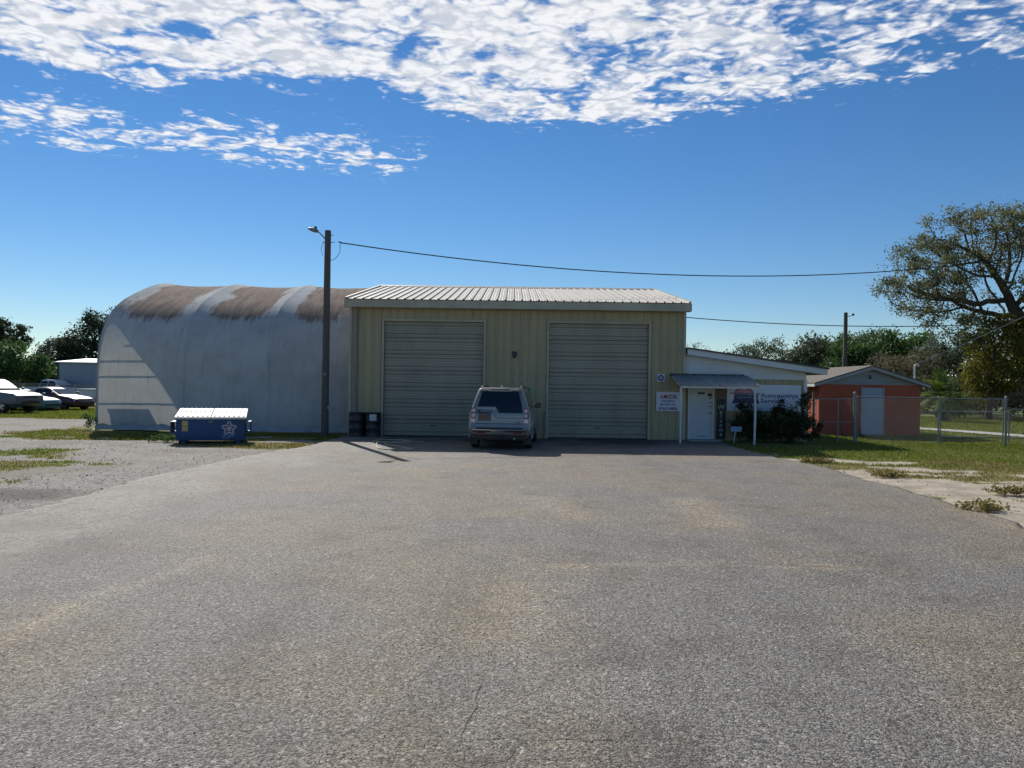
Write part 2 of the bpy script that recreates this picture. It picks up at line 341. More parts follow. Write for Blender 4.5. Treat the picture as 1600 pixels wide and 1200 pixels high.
# ground sheet, fine near the place and coarser to the horizon
def axis_pts(a, b, step, far):
    fine = np.arange(a, b + 1e-6, step); out = []; p = b; s_ = step
    while p < far: s_ *= 1.35; p += s_; out.append(p)
    lo = []; p = a; s_ = step
    while p > -far: s_ *= 1.35; p -= s_; lo.append(p)
    return np.concatenate([lo[::-1], fine, out])
def soilmat():
    DIM[0] = '2D'
    m, t, b = newmat('soil')
    g = nd(t, 'ShaderNodeNewGeometry'); P = g.outputs['Position']
    at = lambda n: nd(t, 'ShaderNodeAttribute', attribute_name=n).outputs['Fac']
    f1 = noise(t, P, 22.0, 6.0, 0.7); f2 = noise(t, P, 1.7, 5.0, 0.6); f3 = noise(t, P, 5.5, 6.0, 0.7)
    vo = nd(t, 'ShaderNodeTexVoronoi', {'Vector': P, 'Scale': 30.0}, voronoi_dimensions='2D')
    sand = mixc(t, sstep(t, f2, 0.35, 0.7), (0.44, 0.385, 0.30), (0.30, 0.26, 0.20))
    sand = mixc(t, mth(t, 'MULTIPLY', sstep(t, f3, 0.5, 0.72), 0.6), sand, (0.20, 0.165, 0.115))
    gv = mixc(t, sstep(t, vo.outputs['Color'], 0.15, 0.85), (0.155, 0.145, 0.13), (0.36, 0.345, 0.32))
    gv = mixc(t, mth(t, 'MULTIPLY', sstep(t, f2, 0.42, 0.66), 0.7), gv, (0.31, 0.285, 0.245))
    gv = mixc(t, mth(t, 'MULTIPLY', sstep(t, f3, 0.50, 0.68), 0.6), gv, (0.13, 0.116, 0.095))
    gv = mixc(t, mth(t, 'MULTIPLY', sstep(t, noise(t, P, 0.45, 4.0, 0.6), 0.5, 0.62), 0.5), gv, (0.19, 0.165, 0.125))
    base = mixc(t, at('gravel'), sand, gv)
    base = mixc(t, mth(t, 'MULTIPLY', at('dark'), 0.75), base, (0.085, 0.078, 0.068))
    gg = mixc(t, sstep(t, f1, 0.3, 0.7), (0.075, 0.105, 0.022), (0.15, 0.165, 0.045))
    gg = mixc(t, mth(t, 'MULTIPLY', at('dry'), sstep(t, f3, 0.3, 0.62)), gg, (0.24, 0.20, 0.095))
    k = mth(t, 'ADD', at('grass'), mth(t, 'MULTIPLY', mth(t, 'SUBTRACT', f1, 0.5), 0.7))
    c = mixc(t, sstep(t, k, 0.35, 0.65), base, gg)
    t.links.new(c, b.inputs['Base Color']); b.inputs['Roughness'].default_value = 0.95; b.inputs['Specular IOR Level'].default_value = 0.15
    h = mth(t, 'ADD', mth(t, 'MULTIPLY', f1, 0.6), mth(t, 'MULTIPLY', f3, 0.8))
    t.links.new(nd(t, 'ShaderNodeBump', {'Height': h, 'Strength': 0.5, 'Distance': 0.028}).outputs[0], b.inputs['Normal'])
    DIM[0] = '3D'
soilmat()
gx = axis_pts(-26, 26, 0.2, 900); gy = axis_pts(2, 46, 0.2, 900)
GX, GY = np.meshgrid(gx, gy); fx_, fy_ = GX.ravel(), GY.ravel()
g_, gv_, dr_, dk_ = masks(fx_, fy_)
zz = (fbm(fx_, fy_, 0.5, 4, 5) - 0.5) * 0.07 + (fbm(fx_, fy_, 2.5, 3, 6) - 0.5) * 0.025 - 0.012
ins = ss(fx_, edge_l(fy_) - 1.1, edge_l(fy_) - 0.1) * (1 - ss(fx_, edge_r(fy_) - 0.5, edge_r(fy_) + 0.3)) * (fy_ < 45)
zz = zz * (1 - ins) - 0.045 * ins
zz = np.minimum(zz, 0.02); zz[(np.abs(fx_) > 60) | (fy_ > 90) | (fy_ < -20)] = -0.02
nx, ny = len(gx), len(gy); ii = np.arange(nx * ny).reshape(ny, nx)
gf = np.stack([ii[:-1, :-1], ii[:-1, 1:], ii[1:, 1:], ii[1:, :-1]], -1).reshape(-1, 4)
struct(np_obj('ground', np.stack([fx_, fy_, zz], 1), gf, 'soil', None, {'grass': g_, 'gravel': gv_, 'dry': dr_, 'dark': dk_}, True))

def asphaltmat():
    DIM[0] = '2D'
    m, t, b = newmat('asphalt')
    g = nd(t, 'ShaderNodeNewGeometry'); P = g.outputs['Position']
    at = lambda n: nd(t, 'ShaderNodeAttribute', attribute_name=n).outputs['Fac']
    wv = nd(t, 'ShaderNodeVectorMath', {0: P, 1: nd(t, 'ShaderNodeVectorMath', {0: nd(t, 'ShaderNodeTexNoise', {'Vector': P, 'Scale': 40.0, 'Detail': 2.0}, noise_dimensions='2D').outputs[1], 'Scale': 0.02}, operation='SCALE').outputs[0]}).outputs[0]
    v1 = nd(t, 'ShaderNodeTexVoronoi', {'Vector': wv, 'Scale': 92.0, 'Randomness': 1.0}, voronoi_dimensions='2D')
    v2 = nd(t, 'ShaderNodeTexVoronoi', {'Vector': wv, 'Scale': 48.0, 'Randomness': 1.0}, voronoi_dimensions='2D')
    sep = nd(t, 'ShaderNodeSeparateColor', {0: v1.outputs['Color']})
    sep2 = nd(t, 'ShaderNodeSeparateColor', {0: v2.outputs['Color']})
    m1 = noise(t, P, 0.35, 5.0, 0.6); m2 = noise(t, P, 1.3, 5.0, 0.65); m3 = noise(t, P, 7.0, 5.0, 0.7)
    c = mixc(t, sstep(t, sep.outputs[0], 0.05, 0.95), (0.125, 0.117, 0.105), (0.300, 0.284, 0.256))
    c = mixc(t, sstep(t, sep2.outputs[1], 0.92, 0.97), c, (0.44, 0.42, 0.38))
    c = mixc(t, sstep(t, sep2.outputs[2], 0.90, 0.96), c, (0.055, 0.052, 0.05))
    c = mixc(t, sstep(t, sep.outputs[2], 0.80, 0.88), c, (0.05, 0.048, 0.045))
    c = mixc(t, mth(t, 'MULTIPLY', sstep(t, v1.outputs['Distance'], 0.42, 0.75), 0.6), c, (0.06, 0.056, 0.05))
    gm_ = noise(t, P, 34.0, 3.0, 0.75)
    c = mixc(t, mth(t, 'MULTIPLY', sstep(t, gm_, 0.52, 0.66), 0.75), c, (0.07, 0.067, 0.062))
    c = mixc(t, mth(t, 'MULTIPLY', mth(t, 'SUBTRACT', 1.0, sstep(t, gm_, 0.34, 0.46)), 0.3), c, (0.38, 0.36, 0.325))
    c = mixc(t, mth(t, 'MULTIPLY', sstep(t, m1, 0.38, 0.62), 0.8), c, (1.20, 1.08, 0.88), 'MULTIPLY')
    c = mixc(t, mth(t, 'MULTIPLY', sstep(t, m2, 0.46, 0.70), 0.6), c, (0.72, 0.70, 0.67), 'MULTIPLY')
    c = mixc(t, mth(t, 'MULTIPLY', sstep(t, m3, 0.50, 0.72), 0.5), c, (1.22, 1.15, 1.02), 'MULTIPLY')
    c = mixc(t, mth(t, 'MULTIPLY', at('sand'), sstep(t, mth(t, 'ADD', mth(t, 'ADD', mth(t, 'MULTIPLY', m3, 0.5), mth(t, 'MULTIPLY', gm_, 0.5)), mth(t, 'MULTIPLY', at('sand'), 0.25)), 0.30, 0.70)), c, (1.75, 1.62, 1.38), 'MULTIPLY')
    vg = nd(t, 'ShaderNodeTexVoronoi', {'Vector': P, 'Scale': 30.0}, voronoi_dimensions='2D')
    gv = mixc(t, sstep(t, vg.outputs['Color'], 0.15, 0.85), (0.155, 0.145, 0.13), (0.36, 0.345, 0.32))
    gv = mixc(t, mth(t, 'MULTIPLY', sstep(t, noise(t, P, 1.7, 5.0, 0.6), 0.42, 0.66), 0.7), gv, (0.31, 0.285, 0.245))
    gv = mixc(t, mth(t, 'MULTIPLY', sstep(t, noise(t, P, 5.5, 6.0, 0.7), 0.50, 0.68), 0.6), gv, (0.13, 0.116, 0.095))
    gv = mixc(t, mth(t, 'MULTIPLY', sstep(t, noise(t, P, 0.45, 4.0, 0.6), 0.5, 0.62), 0.5), gv, (0.19, 0.165, 0.125))
    gv = mixc(t, 1.0, gv, (0.86, 0.85, 0.82), 'MULTIPLY')
    c = mixc(t, sstep(t, mth(t, 'ADD', at('gedge'), mth(t, 'MULTIPLY', mth(t, 'SUBTRACT', m3, 0.5), 1.1)), 0.35, 0.65), c, gv)
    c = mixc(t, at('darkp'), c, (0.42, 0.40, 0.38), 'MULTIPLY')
    t.links.new(c, b.inputs['Base Color']); b.inputs['Roughness'].default_value = 0.78; b.inputs['Specular IOR Level'].default_value = 0.35
    h = mth(t, 'ADD', mth(t, 'SUBTRACT', mth(t, 'MULTIPLY', sep2.outputs[0], 0.35), mth(t, 'MULTIPLY', v2.outputs['Distance'], 0.9)), mth(t, 'MULTIPLY', v1.outputs['Distance'], -0.9))
    t.links.new(nd(t, 'ShaderNodeBump', {'Height': h, 'Strength': 0.6, 'Distance': 0.011}).outputs[0], b.inputs['Normal'])
    DIM[0] = '3D'
asphaltmat()
ny_, nx_ = 420, 170
ys = np.linspace(-9, 28.30, ny_); tt = np.linspace(0, 1, nx_)
el = edge_l(ys) + (fbm(ys, ys * 0 + 3.1, 2.1, 5, 2) - 0.5) * 0.5; er = edge_r(ys) + (fbm(ys, ys * 0 + 7.7, 1.3, 4, 8) - 0.5) * 0.5
AX = el[:, None] + (er - el)[:, None] * tt[None, :]; AY = np.repeat(ys[:, None], nx_, 1)
ax_, ay_ = AX.ravel(), AY.ravel()
n2 = fbm(ax_, ay_, 1.4, 4, 31); n1 = fbm(ax_, ay_, 0.5, 4, 33)
def rect(x0, x1, y0, y1, f=0.35):
    w = (n2 - .5) * 0.9
    return ss(ax_ + w, x0 - f, x0 + f) * (1 - ss(ax_ + w, x1 - f, x1 + f)) * ss(ay_ - w, y0 - f, y0 + f) * (1 - ss(ay_ - w, y1 - f, y1 + f))
sandA = 0.6 * rect(2.55, 3.45, 10.6, 13.6) + 0.4 * rect(0.0, 1.2, 11.0, 13.6) + 0.5 * rect(0.2, 4.2, 8.25, 8.5, 0.12) + 0.4 * rect(-3, -1, 17, 22, 1.0)
xs_ = np.interp(ay_, [3, 5.9, 7.2, 8.3, 9.5], [-3.9, -3.67, -3.5, -3.27, -3.0])
sandA += 0.62 * np.exp(-((ax_ - xs_ + (n2 - .5) * 0.5) / 0.16) ** 2) * ss(ay_, 4.6, 5.6) * (1 - ss(ay_, 8.0, 8.8))
sandA += 0.7 * np.exp(-((ax_ - np.interp(ay_, [3, 6, 9], [0.5, 0.15, 0.3])) / 0.5) ** 2) * (1 - ss(ay_, 7, 9)) * n1 * 1.3
gedge = 1 - ss(ax_ - edge_l(ay_) + (n1 - .5) * 3.2, 0.3, 3.0)
sandA += 0.32 * ss(1 - (edge_r(ay_) - ax_) / 1.2 + (n1 - .5) * 0.8, 0.35, 1.0)
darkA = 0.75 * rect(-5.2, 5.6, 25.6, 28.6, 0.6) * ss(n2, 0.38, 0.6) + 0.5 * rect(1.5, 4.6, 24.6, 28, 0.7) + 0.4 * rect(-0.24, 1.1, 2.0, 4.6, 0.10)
for (px, py, rr) in ((0.35, 12.1 + 1.6, 0.28), (3.9, 8.5, 0.22), (0.8, 5.4, 0.3), (-1.0, 10.5, 0.35), (1.9, 4.9, 0.22), (-4.8, 8.9, 0.6), (0.1, 23.5, 0.7)):
    darkA += 0.55 * np.exp(-(((ax_ - px) / rr) ** 2 + ((ay_ - py) / (rr * 0.8)) ** 2)) * ss(n2, 0.3, 0.6)
for tx0, tx1 in ((-3.7, -1.6), (-2.1, -0.2), (2.3, 0.5), (4.0, 2.0), (3.4, 4.6)):      # faint wheel tracks leading to the doors
    darkA += 0.20 * np.exp(-((ax_ - np.interp(ay_, [2, 27], [tx1, tx0]) + (n1 - .5) * .8) / 0.22) ** 2) * ss(n2, .35, .6)
for k in range(46):                                                                   # oil drips
    px, py, rr = rng.uniform(-5.5, 6), rng.uniform(4, 27), rng.uniform(.05, .13)
    darkA += rng.uniform(.3, .75) * np.exp(-(((ax_ - px) ** 2 + (ay_ - py) ** 2) / rr ** 2))
az_ = 0.018 + (n1 - .5) * 0.012 - 0.006 * (1 - ss(ax_ - el.repeat(nx_), 0.0, 0.9))
ii = np.arange(nx_ * ny_).reshape(ny_, nx_)
af = np.stack([ii[:-1, :-1], ii[:-1, 1:], ii[1:, 1:], ii[1:, :-1]], -1).reshape(-1, 4)
vv = np.stack([ax_, ay_, az_], 1)
# edge skirts
def skirt(idx, base):
    low = vv[idx].copy(); low[:, 2] -= 0.1
    n = len(idx); b = np.arange(n) + base
    return low, np.stack([idx[:-1], idx[1:], b[1:], b[:-1]], 1)
l1, f1_ = skirt(ii[:, 0], len(vv)); l2, f2_ = skirt(ii[:, -1], len(vv) + len(l1))
allv = np.concatenate([vv, l1, l2]); ext = len(l1) + len(l2)
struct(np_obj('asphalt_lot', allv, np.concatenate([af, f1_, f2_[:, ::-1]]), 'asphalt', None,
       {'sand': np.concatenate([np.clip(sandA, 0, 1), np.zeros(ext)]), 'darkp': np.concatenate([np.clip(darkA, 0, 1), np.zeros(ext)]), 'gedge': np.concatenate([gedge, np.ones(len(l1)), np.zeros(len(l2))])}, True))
lot = bpy.data.objects['asphalt_lot']
def zlot(x, y): return float(0.018 + (fbm(np.array([x]), np.array([y]), 0.5, 4, 33)[0] - .5) * 0.012)
def crack(pts, w):
    m = MB(); vs_ = []; P = []
    for i in range(len(pts) - 1):
        a, b = Vector(pts[i]), Vector(pts[i + 1]); n = max(2, int((b - a).length / 0.06))
        for k in range(n): P.append(a.lerp(b, k / n) + Vector((random.uniform(-1, 1), random.uniform(-1, 1))) * 0.014)
    P.append(Vector(pts[-1]))
    for i, p in enumerate(P):
        d = (P[min(i + 1, len(P) - 1)] - P[max(i - 1, 0)]).normalized(); nrm = Vector((-d.y, d.x)); ww = w * random.uniform(0.4, 1.2) * (0.3 if i in (0, len(P) - 1) else 1)
        z = zlot(p.x, p.y) + 0.004
        vs_ += [(p.x + nrm.x * ww, p.y + nrm.y * ww, z), (p.x - nrm.x * ww, p.y - nrm.y * ww, z)]
    m.add(vs_, [(2 * i, 2 * i + 1, 2 * i + 3, 2 * i + 2) for i in range(len(P) - 1)])
    m.build('crack', 'tar', lot)
crack([(-0.22, 3.95), (-0.24, 4.25), (-0.2, 4.6), (-0.17, 5.0)], 0.0036)
crack([(-0.2, 4.17), (0.0, 4.22), (0.08, 4.17), (0.3, 4.2), (0.62, 4.19)], 0.0036)
crack([(-0.2, 3.93), (0.0, 3.95), (0.08, 4.17)], 0.0036)
crack([(0.08, 3.96), (0.45, 4.0)], 0.0036)
crack([(0.3, 8.42), (1.4, 8.5), (2.6, 8.45), (3.7, 8.36)], 0.004)

# concrete path curving through the far lawn
P = [Vector(p) for p in ((14, 47.5), (17.5, 45), (20.2, 41.5), (21.8, 37.5), (22.8, 33.5), (25, 29.5), (29, 26.5), (36, 24.5))]
m = MB(); vs_ = []
for i, p in enumerate(P):
    d = (P[min(i + 1, 7)] - P[max(i - 1, 0)]).normalized(); nrm = Vector((-d.y, d.x)) * 0.85
    vs_ += [(p.x + nrm.x, p.y + nrm.y, 0.035), (p.x - nrm.x, p.y - nrm.y, 0.035)]
m.add(vs_, [(2 * i, 2 * i + 1, 2 * i + 3, 2 * i + 2) for i in range(7)])
struct(m.build('path', 'concrete', fix=False))

# ------------------------------------------------------------------ main steel building
WY = 28.4
RIB = 0.305
def rib_profile(u0, u1, hmaj=0.032, hmin=0.007):
    pts = {round(u0, 4): None, round(u1, 4): None}; us = [u0, u1]
    k = math.floor(u0 / RIB) - 1
    while k * RIB < u1 + RIB:
        c = k * RIB
        us += [c - 0.036, c - 0.016, c + 0.016, c + 0.036]
        for q in (RIB / 3, 2 * RIB / 3): us += [c + q - 0.02, c + q - 0.008, c + q + 0.008, c + q + 0.02]
        k += 1
    us = sorted(set(round(a, 4) for a in us if u0 - 1e-6 <= a <= u1 + 1e-6))
    def h(a):
        d = (a + RIB / 2) % RIB - RIB / 2
        if abs(d) <= 0.036: return hmaj * min(1, (0.036 - abs(d)) / 0.02)
        for q in (RIB / 3, -RIB / 3):
            e = abs(d - q)
            if e < 0.02: return hmin * min(1, (0.02 - e) / 0.012)
        return 0.0
    return [(a, h(a)) for a in us]
def ribbed(name, mat, parent, u0, u1, fn0, fn1, hm=0.032, hn=0.007):
    """fn0/fn1(u, h) give the two ends of the sheet"""
    pr = rib_profile(u0, u1, hm, hn); m = MB(); n = len(pr)
    m.add([fn0(a, h) for a, h in pr] + [fn1(a, h) for a, h in pr], [(i, i + 1, n + i + 1, n + i) for i in range(n - 1)])
    return m.build(name, mat, parent, fix=False)
def panels(parent, u0, u1, z0, z1, y, mod=0.915, org=0.0, name='wall_panel', mat='tan_steel'):
    a = u0
    while a < u1 - 1e-4:
        b = min(u1, org + (math.floor((a - org + 1e-4) / mod) + 1) * mod)
        ribbed(name, mat, parent, a, b - 0.003, lambda q, h: (q, y - h, z0), lambda q, h: (q, y - h, z1)); a = b
X0, X1, YB = -6.0, 6.36, 42.2
DZ = 4.27; D1 = (-4.75, -1.07); D2 = (1.35, 5.03); ZT = 4.80
bld = thing('steel_building', 'large tan ribbed steel garage with two tall roll-up doors', 'building', (0, 0, 0))
core = MB()
core.box(X0 + .02, D1[0] - .06, WY + .01, WY + .22, 0, ZT); core.box(D1[1] + .06, D2[0] - .06, WY + .01, WY + .22, 0, ZT); core.box(D2[1] + .06, X1 - .02, WY + .01, WY + .22, 0, ZT)
core.box(D1[0] - .06, D1[1] + .06, WY + .012, WY + .22, DZ + .06, ZT); core.box(D2[0] - .06, D2[1] + .06, WY + .012, WY + .22, DZ + .06, ZT)
core.build('wall_core', 'tan_steel', bld)
for a, b in ((X0, D1[0] - .08), (D1[1] + .08, D2[0] - .08), (D2[1] + .08, X1)): panels(bld, a, b, 0.02, ZT, WY, org=X0)
for d in (D1, D2): panels(bld, d[0] - .08, d[1] + .08, DZ + .08, ZT, WY, org=X0)
def sidewall(x, sgn):
    a = WY + .04
    while a < YB - 0.1:
        b = min(YB, a + 0.915)
        def top(q): return 5.0 + (6.34 - 5.0) * (1 - abs(q - 35.2) / 7.2) - 0.03
        ribbed('wall_panel', 'tan_steel', bld, a, b - .003, lambda q, h: (x + sgn * h, q, 0.02), lambda q, h: (x + sgn * h, q, top(q))); a = b
sidewall(X0, -1); sidewall(X1, 1)
panels(bld, X0, X1, 0.02, ZT, YB + .0, org=X0)
box('corner_trim', 'tan_trim', bld, X0 - .045, X0 + .06, WY - .05, WY + .06, 0.02, ZT - .06, bevel=.006)
box('corner_trim', 'tan_trim', bld, X1 - .06, X1 + .045, WY - .05, WY + .06, 0.02, ZT - .06, bevel=.006)
# roof: ribbed sheets on both slopes
RX0, RX1 = -6.08, 6.44; RY, RZ = 35.2, 6.40; EY, EZ = 27.96, 5.02
def roof_sheets(parent, sgn):
    a = RX0
    while a < RX1 - 1e-3:
        b = min(RX1, a + 0.915)
        y0 = EY - 0.02 if sgn < 0 else 2 * RY - EY
        ribbed('roof_panel', 'roof_steel', parent, a - RX0, b - RX0 - .002, lambda q, h: (q + RX0, y0, EZ + .01 + h), lambda q, h: (q + RX0, RY, RZ + .01 + h), 0.045, 0.006); a = b
roof_sheets(bld, -1); roof_sheets(bld, 1)
rd = MB(); rd.add([(RX0 + .02, EY + .06, EZ - .03), (RX1 - .02, EY + .06, EZ - .03), (RX1 - .02, RY, RZ - .04), (RX0 + .02, RY, RZ - .04), (RX0 + .02, 2 * RY - EY, EZ - .03), (RX1 - .02, 2 * RY - EY, EZ - .03)], [(0, 1, 2, 3), (3, 2, 5, 4)])
rd.build('roof_deck', 'dark_gap', bld, fix=False)
cap = MB().prism([(-.22, -.03), (0, .062), (.22, -.03), (.22, -.045), (0, .045), (-.22, -.045)], lambda a, b: (RX0 - .02, RY + a, RZ + .02 + b), lambda a, b: (RX1 + .02, RY + a, RZ + .02 + b)); cap.build('ridge_cap', 'roof_steel', bld)
for xa, xb in ((RX0 - .05, RX0 + .03), (RX1 - .03, RX1 + .05)):
    for sg in (-1, 1):
        ye = EY if sg < 0 else 2 * RY - EY
        MB().add([(xa, ye, EZ - .16), (xb, ye, EZ - .16), (xb, ye, EZ + .075), (xa, ye, EZ + .075), (xa, RY, RZ - .16), (xb, RY, RZ - .16), (xb, RY, RZ + .072), (xa, RY, RZ + .072)],
                 [(0, 1, 2, 3), (4, 7, 6, 5), (0, 3, 7, 4), (1, 5, 6, 2), (3, 2, 6, 7), (0, 4, 5, 1)]).build('rake_trim', 'tan_trim', bld)
# box gutter along the front eave
gut = MB().prism([(-.02, 0), (-.02, .27), (-.035, .28), (-.005, .28), (.0, .03), (.30, .03), (.30, 0)], lambda a, b: (RX0 - .06, EY + a, 4.73 + b), lambda a, b: (RX1 + .06, EY + a, 4.73 + b)); gut.build('eave_gutter', 'tan_trim', bld, bevel=.005)
for sx_ in (RX0 - .065, RX1 + .055): box('gutter_cap', 'tan_trim', bld, sx_, sx_ + .012, EY - .03, EY + .30, 4.73, 5.0)
for k in range(9): box('gutter_strap', 'roof_steel', bld, -5.7 + k * 1.45 + random.uniform(-.2, .2), -5.655 + k * 1.45, EY - .026, EY + .16, 5.005, 5.016)
# overhead doors of seven steel sections each
def overhead(d, who):
    w0, w1 = d; H = DZ / 7
    prof = []
    def groove(c, dep, wd): return [(c - wd, 0), (c - wd * .4, dep), (c + wd * .4, dep), (c + wd, 0)]
    for f in (0.25,): prof += groove(f * H, .05, .024)
    for f in (0.42, 0.58): prof += groove(f * H, .012, .012)
    for f in (0.75,): prof += groove(f * H, .05, .024)
    prof = [(0.002, .05), (0.02, 0), (.11 * H - .008, 0), (.11 * H, .008), (.11 * H + .008, 0)] + prof + [(.89 * H - .008, 0), (.89 * H, .008), (.89 * H + .008, 0), (H - .02, 0), (H - .002, .05)]
    n = len(prof); m = MB()
    m.add([(w0 + .01, 0.10 + q, zq) for zq, q in prof] + [(w1 - .01, 0.10 + q, zq) for zq, q in prof], [(i, n + i, n + i + 1, i + 1) for i in range(n - 1)])
    m.box(w0 + .01, w1 - .01, .152, .18, .002, H - .002)
    me = m.mesh('door_section', 'door_steel', fix=False)
    dr = bpy.data.objects.new('overhead_door', None); col.objects.link(dr); dr.parent = bld; dr['label'] = who; dr.location = (0, WY, 0)
    for k in range(7): inst(me, 'door_section', dr, (0, random.uniform(-.003, .003), 0.03 + k * (DZ - .03) / 7))
    box('lift_handle', 'black_metal', dr, (w0 + w1) / 2 - .09, (w0 + w1) / 2 + .09, .072, .099, .40, .43)
    box('bottom_seal', 'plastic_black', dr, w0 + .01, w1 - .01, .095, .15, 0.0, .034)
    for xa, xb in ((w0 - .08, w0), (w1, w1 + .08)): box('jamb', 'tan_trim', bld, xa, xb, WY - .045, WY + .16, 0, DZ)
    box('door_header', 'tan_trim', bld, w0 - .08, w1 + .08, WY - .045, WY + .16, DZ, DZ + .08)
    box('header_gap', 'dark_gap', bld, w0, w1, WY + .165, WY + .2, DZ - .1, DZ)
overhead(D1, 'left overhead door behind the drums'); overhead(D2, 'right overhead door beside the oil sign')
# downspout at the left corner
MB().box(-5.80, -5.71, WY - .15, WY - .07, .12, 4.72).build('downspout', 'galv', bld, bevel=.012)
for zq in (.9, 2.6, 4.3): box('downspout_strap', 'galv', bld, -5.84, -5.67, WY - .158, WY - .04, zq, zq + .035)
# wall light and old anchor bolts between the doors
wl = MB(); wl.box(-.02, .16, WY - .09, WY - .03, 3.04, 3.20); wl.prism([(0, 0), (.14, 0), (.12, -.1), (.02, -.1)], lambda a, b: (a, WY - .16, 3.06 + b), lambda a, b: (a, WY - .06, 3.06 + b)); 
tag(wl.build('wall_light', 'black_metal', None, bevel=.012), 'small black light fixture on the tan wall between the doors', 'wall light')
for bx, bz in ((.06, 2.40), (.36, 2.41), (.06, 2.04), (.36, 2.06)): MB().tube([(bx, WY - .05, bz), (bx, WY + .0, bz)], .018, 8).build('anchor_bolt', 'black_metal', bld)
tag(box('wall_board', 'teal_panel', None, -.62, .66, WY - .10, WY - .042, 1.2, 1.87, bevel=.01), 'teal green board on the tan wall behind the silver car', 'board')
tag(MB().tube([(1.22, WY - .22, 0), (1.22, WY - .22, .92), (1.23, WY - .15, .98)], .03, 10).build('guard_pipe', 'galv', None, 40), 'thin grey guard pipe left of the right garage door', 'pipe')

# ------------------------------------------------------------------ low office annex on the right
AW = 28.55; AX0, AX1 = 6.41, 10.92
anx = thing('office_annex', 'low tan and white office annex with sloping shed roof beside the garage', 'building')
def zroof(x): return 3.38 + (2.70 - 3.38) * (x - 6.41) / (11.55 - 6.41)
panels(anx, AX0, AX1, 0.05, 2.32, AW, org=AX0)
MB().box(AX0 + .01, AX1 - .02, AW + .01, 38, 0.0, 2.30).build('wall_core', 'tan_steel', anx)
MB().prism([(AX0 + .01, 2.305), (AX1 - .02, 2.305), (AX1 - .02, zroof(AX1) - .03), (AX0 + .01, zroof(AX0) - .03)], lambda a, b: (a, AW + .02, b), lambda a, b: (a, 38, b)).build('attic_core', 'white_siding', anx)
box('band_board', 'white_siding', anx, AX0, AX1 + .02, AW - .05, AW + .015, 2.30, 2.37)
zz0 = 2.375
while zz0 < 3.2:
    zt = zz0 + 0.15
    xe = lambda z: min(AX1, AX0 + (zroof(AX0) - .2 - z) / ((3.38 - 2.70) / (11.55 - 6.41)))
    xa, xb = xe(zt), xe(zz0)
    if xa > AX0 + .05:
        MB().add([(AX0, AW - .028, zz0), (xb, AW - .028, zz0), (xa, AW - .008, zt), (AX0, AW - .008, zt), (AX0, AW + .014, zz0), (xb, AW + .014, zz0), (xa, AW + .014, zt), (AX0, AW + .014, zt)],
                 [(0, 1, 2, 3), (0, 4, 5, 1), (1, 5, 6, 2), (2, 6, 7, 3), (3, 7, 4, 0), (4, 7, 6, 5)]).build('siding_board', 'white_siding', anx)
    zz0 = zt
def slab(x0, x1, y0, y1, dz0, dz1): return MB().prism([(x0, zroof(x0) + dz0), (x1, zroof(x1) + dz0), (x1, zroof(x1) + dz1), (x0, zroof(x0) + dz1)], lambda a, b: (a, y0, b), lambda a, b: (a, y1, b))
slab(6.42, 11.60, 28.06, 38.3, 0.0, .055).build('roof_sheet', 'dark_roof', anx)
slab(6.42, 11.52, 28.12, 28.16, -.21, -.002).build('fascia_board', 'white_siding', anx)
slab(6.42, 11.50, 28.165, AW - .03, -.20, -.17).build('soffit', 'white_siding', anx)
MB().box(11.50, 11.56, 28.14, 38.2, 2.50, 2.69).build('eave_board', 'white_siding', anx)
box('corner_trim', 'white_siding', anx, AX1 - .09, AX1 + .035, AW - .05, AW + .05, .02, 2.29)
# entrance door
door = box('door', 'white_door', anx, 6.60, 7.44, AW - .055, AW - .036, .06, 2.02, bevel=.006)
door['label'] = 'white entrance door under the awning'
for xa, xb, za, zb in ((6.53, 6.595, .0, 2.08), (7.445, 7.51, .0, 2.08)): box('door_frame', 'white_siding', anx, xa, xb, AW - .07, AW - .034, za, zb)
box('door_frame', 'white_siding', anx, 6.595, 7.445, AW - .07, AW - .034, 2.025, 2.08)
box('threshold', 'concrete', anx, 6.45, 7.6, AW - .75, AW - .04, .0, .055)
box('door_notice', 'sign_dark', door, 6.90, 7.16, AW - .062, AW - .0555, 1.72, 1.79); box('door_notice', 'sign_dark', door, 7.27, 7.42, AW - .062, AW - .0555, 1.64, 1.76)
for k, zq in enumerate((1.56, 1.48, 1.40, 1.33, 1.26, 1.12)): box('door_notice', ('sign_dark', 'paper')[k % 2], door, 7.29 + .03 * (k % 3), 7.42, AW - .062, AW - .0555, zq, zq + .035)
MB().lathe([(.001, -.06), (.028, -.058), (.032, -.04), (.02, -.02), (.02, 0)], 'Y', (7.37, AW - .056, 1.02), 12).build('door_knob', 'black_metal', door, 40)
box('kick_plate', 'grey_door', door, 6.88, 7.2, AW - .060, AW - .0555, .13, .19)
